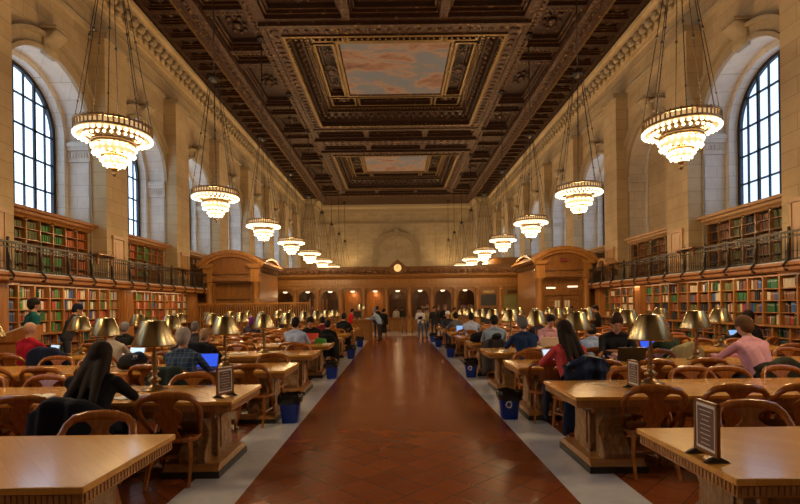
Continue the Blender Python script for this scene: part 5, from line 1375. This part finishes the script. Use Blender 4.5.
# ---- left side
X_ = CH[(-1, 1, 'n', 1)]
person('person in black with long dark hair bent over the second left table', at(73, 5.1), 5.26, .02, BLK, hair=(.022, .015, .012), hairkind='longer', lean=.38, head=.3, S=1.08, vox=.012)
coat_on_chair(at(72, 5.1) + .02, 5.17, 0, (.010, .012, .020), 'black coat over the chair of the long-haired reader', w=.64, drop=.50, seed=3, ztop=.97)
open_book(at(42, 6.05), 5.95, .2, 'open white book beside the long-haired reader', s=.9); sheet(at(128, 5.95), 5.95, -.5, 'white papers right of the long-haired reader on the second left table')
plaid_person = person('grey-haired person in blue plaid shirt at a laptop, third left table', at(179, 7.85), 7.85, -.06, (.045, .075, .15), hair=(.34, .31, .29), lean=.2, head=.08, S=1.08, vox=.012)
coat_on_chair(at(181, 7.75), 7.72, 0, (.022, .035, .030), 'dark green coat hanging over the plaid-shirted reader chair', w=.72, drop=.6, seed=5)
laptop(at(203, 8.5), 8.55, 0.1, 'laptop with deep blue screen before the plaid-shirted reader', 'screen_deep', 'black')
bag(at(131, 8.6), 8.62, .765, 'black bag lying on the third left table left of the plaid shirt', s=1.25)
B = Body(); B.ell((0, 0, .05), .10, (.9, 1, .8), 0); B.cap((0, -.07, .02), (0, -.15, .015), .06, .05, 0, flat=.2)
o = link('baseball_cap', B.mb.mesh('baseball_cap', [cloth(NAVY)]), None, (at(138, 7.749), 7.749, 1.041)); tag(o, 'navy baseball cap with white letters resting on the black bag', 'cap'); remesh_later(o, .01, None, None)
t = MB()
for a_ in (((-.03, .0), (-.03, .045)), ((-.03, .045), (-.005, .0)), ((-.005, .0), (-.005, .045)), ((.008, .045), (.02, .025)), ((.032, .045), (.02, .025)), ((.02, .025), (.02, .0))): t.sweep([(a_[0][0], -.093, a_[0][1] + .035), (a_[1][0], -.093, a_[1][1] + .035)], (.004, .004), square=True)
t.build('letters', M['white'], o)
person('person in beige jumper hidden behind a lamp at the fourth left table', at(109, 10.45), 10.45, 0, (.52, .46, .38), lean=.12, head=.2, S=1.06, hair=(.10, .06, .03))
laptop(at(124, 10.9), 11.25, -.1, 'laptop with pale screen right of the beige jumper'); sheet(at(122, 11.6), 11.55, .4, 'loose papers on the fourth left table')
person('bald person in red jumper turned to a laptop at the fourth left table', at(27, 10.5), 10.5, -.25, (.34, .012, .03), hairkind='bald', lean=.1, head=.05, S=1.12)
laptop(at(45, 11.2), 11.2, -.5, 'laptop with pale blue screen beside the red-jumper reader')
coat_on_chair(at(60, 10.4), 10.3, .1, NAVY, 'navy coat draped on the chair right of the red-jumper reader', w=.7, drop=.4, seed=8, ztop=1.1)
person('standing person in teal jacket with shoulder bag by the left shelves', at(29, 12.6), 12.6, -.7, (.01, .085, .085), hair=HB, pose='stand', lean=.12, head=.1, S=1.22, arms='down', coat=True)
person('standing person in dark jacket and knitted hat leaning to the left shelves', at(66, 14.4), 14.4, -.9, (.03, .032, .035), hair=NAVY, hood=(.012, .014, .03), hairkind='beanie', pose='stand', lean=.3, head=.3, S=1.17, arms='reach')
bag(at(19, 12.3), 12.3, 1.12, 'brown shoulder bag worn by the teal-jacketed person', (.12, .08, .05), 1.1)
person('seated person in black with grey hat at a far left table', at(122, 13.2), 13.2, .0, BLK, hair=(.2, .2, .22), hood=(.17, .17, .19), hairkind='beanie', lean=.2, head=.1)
laptop(at(130, 13.9), 13.95, 0, 'small glowing laptop right of the grey-hatted reader')
person('seated person in black with fair tied hair left of the large dark coat', at(200, 10.6), 10.6, -.2, BLK, hair=(.30, .19, .11), hairkind='pony', lean=.25, head=.15, S=1.0)
person('seated person with grey and black hair beside the fair-haired reader', at(193, 12.9), 12.9, .1, (.03, .03, .035), hair=(.12, .11, .11), lean=.2, head=.25)
coat_on_chair(at(214, 10.35), 10.3, -.05, (.008, .010, .018), 'large black coat over a chair at the fourth left table', w=.82, drop=.5, seed=11, ztop=1.16)
person('seated person in purple headscarf at the far left tables', at(251, 18.4), 18.4, .2, (.05, .04, .06), hair=(.10, .03, .16), hood=(.12, .03, .20), hairkind='hood', lean=.15)
person('bald person standing at the oak enclosure', at(281, 24.5), 24.5, 1.2, (.03, .03, .03), hairkind='bald', pose='stand', S=1.0, lean=.05, head=.1)
person('seated person in pale blue shirt seen from behind, fifth left table', at(294, 13.35), 13.35, -.08, (.34, .42, .62), hair=HB, lean=.18, head=.15, S=1.1, vox=.012)
person('dark-haired person in black jacket facing the camera at the fifth left table', at(311, 15.2), 15.15, PI + .1, (.02, .022, .02), hair=HB, lean=.3, head=.35, S=1.12, vox=.012)
t = MB(); t.prism([(-.17, 0), (.17, 0), (.17, .28), (-.17, .28)], 'y', -.004, .004); o = t.build('folder', M['red_card'], None, (at(311.5, 13.342), 13.342, 0.856)); o.rotation_euler = (-.35, 0, 0); tag(o, 'bright red folder standing open before the facing reader', 'folder')
t = MB(); t.prism([(-.16, 0), (.16, 0), (.15, .1), (-.12, .14)], 'y', -.1, .1); o = t.build('green_bag', cloth((.07, .26, .05)), None, (at(320, 13.296), 13.296, 0.856)); tag(o, 'green bag on the table right of the red folder', 'bag')
sheet(at(326, 13.9), 14.0, .1, 'white papers at the aisle end of the fifth left table')
open_book(at(275, 13.9), 14.0, .1, 'open book left of the pale blue shirt', s=1.2); open_book(at(237, 11.2), 11.3, .2, 'open white book on the fourth left table', s=1.2)
person('seated person in black coat at the aisle end of the sixth left table', at(327, 15.9), 15.9, .0, BLK, hair=HB, lean=.15, S=1.0)
coat_on_chair(at(327, 15.9), 15.8, 0, (.01, .01, .012), 'black coat over the chair at the aisle end of the sixth left table', w=.7, drop=.6, seed=31)
person('seated person in black coat facing the aisle near the reference desk', at(343, 20.9), 20.9, -.1, BLK, hair=HB, lean=.15, S=1.1)
coat_on_chair(at(343, 20.9), 20.8, 0, (.01, .01, .012), 'black coat over the farthest left aisle-end chair near the reference desk', w=.7, drop=.6, seed=33)
person('person in maroon jumper behind the facing reader', at(323, 18.3), 18.3, .3, (.16, .02, .02), hair=HB, lean=.3, head=.3)
person('dark-haired person in red jacket behind the reference desk', at(350, 28.0), 28.0, -1.2, (.48, .012, .02), hair=HB, pose='stand', S=.98, lean=.15)
person('person in light blue jacket leaning on the reference desk', at(376, 26.2) + .25, 25.6, 1.15, (.28, .38, .50), legs=(.03, .025, .02), hair=(.16, .15, .15), pose='stand', lean=.62, head=-.1, S=1.05, arms='reach', vox=.014)
person('tall person in black behind the leaning person', at(376.5, 28.2), 28.2, -.4, BLK, hair=HB, pose='stand', S=1.05, lean=.05, arms='down')
person('person in long black coat walking with a handbag', at(383, 27.2), 27.2, -.5, BLK, hair=HB, pose='walk', S=.97, lean=.08, coat=True, arms='down', legs=(.30, .18, .13))
bag(at(389.5, 27.1), 27.1, .42, 'tan handbag held by the person in the long black coat', (.22, .13, .05), .8, 'handbag')
# ---- aisle end, right
person('person in white jacket and jeans standing in the aisle', at(420.3, 27.2), 27.2, PI - .2, (.62, .58, .60), legs=(.06, .12, .22), hair=HB, pose='stand', S=.99, lean=.02, arms='fold', coat=False)
bag(at(420, 26.9), 26.9, 1.0, 'small black bag at the waist of the white-jacketed person', BLK, .75, 'waist_bag')
person('person in tan coat and jeans walking beside the white jacket', at(426.5, 27.5), 27.5, PI + .4, (.42, .30, .16), legs=(.05, .09, .15), hair=(.03, .02, .015), pose='walk', S=.98, lean=.04, arms='down')
person('person in black suit and pale shirt standing behind the far right table', at(434, 26.6), 26.6, PI + .1, (.02, .02, .022), hair=(.05, .03, .02), pose='stand', S=1.02, lean=.0, arms='down')
person('person in brown jacket standing between two dark suits', at(438.3, 28.3), 28.3, PI, (.06, .04, .025), hair=(.14, .08, .04), pose='stand', S=1.06, arms='down', lean=0)
person('broad person in black jacket standing behind the capped reader', at(445, 27.0), 27.0, PI - .1, BLK, hair=(.16, .10, .06), pose='stand', S=1.07, arms='fold', lean=0)
person('person in yellow top standing right of the dark suits', at(453.5, 27.4), 27.4, PI + .6, (.50, .36, .05), hair=HB, pose='stand', S=.98, arms='down', lean=.05)
person('seated person in white cap facing the camera', at(448, 23.2), 23.5, PI + .1, (.03, .03, .045), hair=(.6, .58, .55), hood=(.62, .6, .58), hairkind='cap', lean=.1, head=.1, S=1.1)
for k, (px, Yp) in enumerate(((371.8, 38.2), (396, 38.0), (401.5, 38.4), (345, 38.3), (418, 38.2))):
    person('small far figure behind the arcade counter, %s from the left' % ORD[(1, 2, 3, 0, 4)[k]], at(px, Yp), Yp, PI + .3 * k, [(.4, .38, .4), (.5, .48, .46), (.03, .03, .03), (.2, .1, .05), (.25, .3, .4)][k], pose='stand', S=1.0, lean=.05, group='figures behind the arcade')
# ---- right side readers
person('seated person in grey jumper seen from behind, far right tables', at(457.5, 21.0), 20.9, .35, (.10, .10, .11), hair=HB, lean=.35, head=.1, S=1.1)
person('seated person in light blue shirt at a far right table beside the grey jumper', at(470.5, 18.4), 18.35, -.2, (.42, .50, .70), hair=HB, lean=.25, head=.2, S=1.1)
laptop(at(462.5, 18.8), 19.1, 0, 'blue glowing laptop left of the far light blue shirt', 'screen_blue')
person('seated person in striped blue shirt at the fifth right table', at(494, 13.4), 13.35, -.1, (.24, .31, .42), hair=HB, lean=.15, head=.3, S=1.1, vox=.012)
coat_on_chair(at(489, 13.1), 13.15, .0, (.05, .045, .045), 'dark grey coat hanging low over the striped-shirt reader chair', w=.66, drop=.78, seed=15, ztop=.98)
bag(at(478, 13.9), 14.0, .765, 'black bag on the fifth right table', BLK, 1.2); bag(at(496, 13.0), 12.95, .9, 'small dark hat left on the coat of the striped-shirt reader', (.02, .02, .02), .7, 'hat')
person('grey-haired person in navy jacket bent over the fourth right table', at(527, 10.75), 10.7, .12, (.012, .028, .085), hair=(.13, .12, .12), lean=.42, head=.15, S=1.14, vox=.012)
t = MB(); t.box(-.12, .12, -.09, .09, 0, .02); t.box(-.09, .09, -.06, .06, .02, .028); o = t.build('tablet_keyboard', M['silver'], None, (at(547.5, 7.84), 7.84, 0.853)); o.rotation_euler = (0, 0, .2); tag(o, 'grey handheld device lying left of the red-topped reader', 'device')
bag(at(551, 9.3), 8.9, .9, 'x', BLK, .01) if False else None
person('person in pink blouse facing the camera behind a pale laptop', at(547, 12.9), 12.95, PI + .15, (.62, .33, .35), hair=HB, lean=.25, head=.35, S=1.12, vox=.012)
laptop(at(549, 11.9), 12.0, PI, 'open pale laptop seen from its back at the fourth right table', 'screen_pale', 'paper', w=.40)
person('long-haired person in coral red top at the third right table', at(573, 7.75), 7.75, .3, (.55, .07, .07), hair=(.018, .010, .008), hairkind='longer', lean=.28, head=.2, S=1.12, vox=.012)
coat_on_chair(at(579, 7.62), 7.55, .06, (.012, .022, .055), 'navy quilted coat over the coral-topped reader chair', w=.66, drop=.95, seed=21, ztop=1.06, puffy=.03)
laptop(at(556, 8.7), 8.6, .5, 'laptop with pale screen left of the coral-topped reader', 'screen_pale', 'silver')
person('dark-haired person in sky blue shirt bending over the fourth right table', at(594, 10.6), 10.55, -.2, (.30, .40, .62), hair=HB, lean=.5, head=.5, S=1.05)
person('person in black blazer with hair bun facing a dark laptop', at(614, 10.0), 9.95, PI - .25, (.014, .014, .017), hair=(.035, .018, .012), hairkind='bun', lean=.15, head=.4, S=1.14, vox=.012)
laptop(at(631, 9.0), 9.1, PI - .2, 'open black laptop seen from its back at the third right table', 'screen_pale', 'black', w=.42)
person('standing person in black jacket by the far right tables', at(597.5, 19.0), 19.0, .9, BLK, hair=HB, pose='stand', S=1.02, lean=.05, arms='down', headturn=.6)
person('red-haired person in dark green jumper at the third right table', at(673, 10.5), 10.45, .3, (.03, .042, .03), hair=(.20, .07, .03), lean=.4, head=.2, S=1.05)
coat_on_chair(at(679, 10.3), 10.15, -.02, (.28, .24, .13), 'beige coat over the dark green reader chair', w=.72, drop=.6, seed=23, ztop=1.02)
laptop(at(658, 10.9), 11.1, .1, 'laptop with deep blue screen left of the red-haired reader', 'screen_deep', 'black', w=.4)
person('brown-haired person in pink shirt at the right edge, third right table', at(762, 7.95), 7.95, .2, (.66, .34, .42), hair=(.11, .055, .028), lean=.42, head=.15, S=1.16, vox=.012)
coat_on_chair(at(778, 7.75), 7.7, -.05, (.035, .035, .025), 'dark plaid jacket over the pink-shirted reader chair', w=.72, drop=.7, seed=25, ztop=.93)
person('black-haired person in black turned to a laptop by the right shelves', at(757, 13.1), 13.1, .5, BLK, hair=HB, lean=.3, head=.1, S=1.14)
laptop(at(746, 13.7), 13.9, .3, 'laptop with sky blue screen by the right shelves', 'screen_blue', 'black', w=.42)
person('small standing figure in white at the right pavilion door', at(553, 26.0), 26.0, PI, (.5, .45, .4), hair=HB, pose='stand', S=.95, lean=0, arms='down')
person('small standing figure in brown at the right pavilion door', at(571.5, 26.3), 26.3, PI - .4, (.14, .09, .05), hair=HB, pose='stand', S=.97, lean=0, arms='down')
person('small standing dark figure right of the pavilion door', at(585, 24.8), 24.8, PI + .4, BLK, hair=HB, pose='stand', S=.95, lean=.05, arms='down')
person('seated reader in dark top beyond the pink blouse', at(540, 15.9), 15.9, .2, (.03, .03, .04), hair=HB, lean=.25)
t = MB(); t.prism([(-.12, 0), (.12, 0), (.12, .06), (-.12, .06)], 'y', -.1, .1); t.prism([(-.1, .06), (.1, .06), (.09, .13), (-.08, .12)], 'y', -.07, .07); tag(t.build('books_stack', cloth((.05, .25, .05)), None, (at(628, 10.0), 10.3, .856)), 'green cloth bundle on the fourth right table', 'bundle')
# slanted lectern at the left shelves
o = thing('book_lectern', 'slanted oak book stand holding an open volume at the far left', 'lectern', (at(14, 10.9), 10.9, 0), .3)
t = MB(); t.box(-.3, .3, -.2, .2, 0, 1.15); t.build('cabinet', M['case'], o); t = MB(); t.prism([(-.42, 1.15), (.42, 1.15), (.42, 1.5), (.38, 1.52), (-.42, 1.2)], 'y', -.28, .28); t.build('slope', M['case'], o)
t = MB(); t.prism([(-.38, 1.215), (.34, 1.505), (.33, 1.53), (-.39, 1.245)], 'y', -.22, .22); t.build('volume', M['paper'], o)
finish_people()
plaid_person.data.materials[1] = plaid()
# every seated reader gets the chair nearest to the seat; chairs in the way are taken out
def drop(o):
    for c in list(o.children): drop(c)
    bpy.data.objects.remove(o)
KIDS.clear()
taken = []
for x, y, rz, label in SEATED:
    bx, by = x, y + .03 * math.cos(rz)
    near = sorted([c for c in CHAIRS if c not in taken], key=lambda c: (c.location.x - bx) ** 2 + (c.location.y - by) ** 2)
    d0 = math.hypot(near[0].location.x - bx, near[0].location.y - by)
    if d0 < .6: c = near[0]
    else: c = place_chair(bx, by, rz, 'oak armchair used by the ' + ' '.join(label.split()[:11]))
    c.location = (bx, by, 0); c.rotation_euler = (0, 0, rz); taken.append(c)
for c in list(CHAIRS):
    if c in taken: continue
    if any((c.location.x - q.location.x) ** 2 + (c.location.y - q.location.y) ** 2 < .52 ** 2 for q in taken): CHAIRS.remove(c); drop(c)
for ct in COATS:
    c = min(CHAIRS, key=lambda c: (c.location.x - ct.location.x) ** 2 + (c.location.y - ct.location.y) ** 2)
    if (c.location - ct.location).length > .55:
        c = place_chair(ct.location.x, ct.location.y, 0, 'oak armchair under the ' + ' '.join(ct['label'].split()[:11]))
    ct.location.x = c.location.x; ct.location.y = c.location.y + .02; ct.rotation_euler = c.rotation_euler.copy()
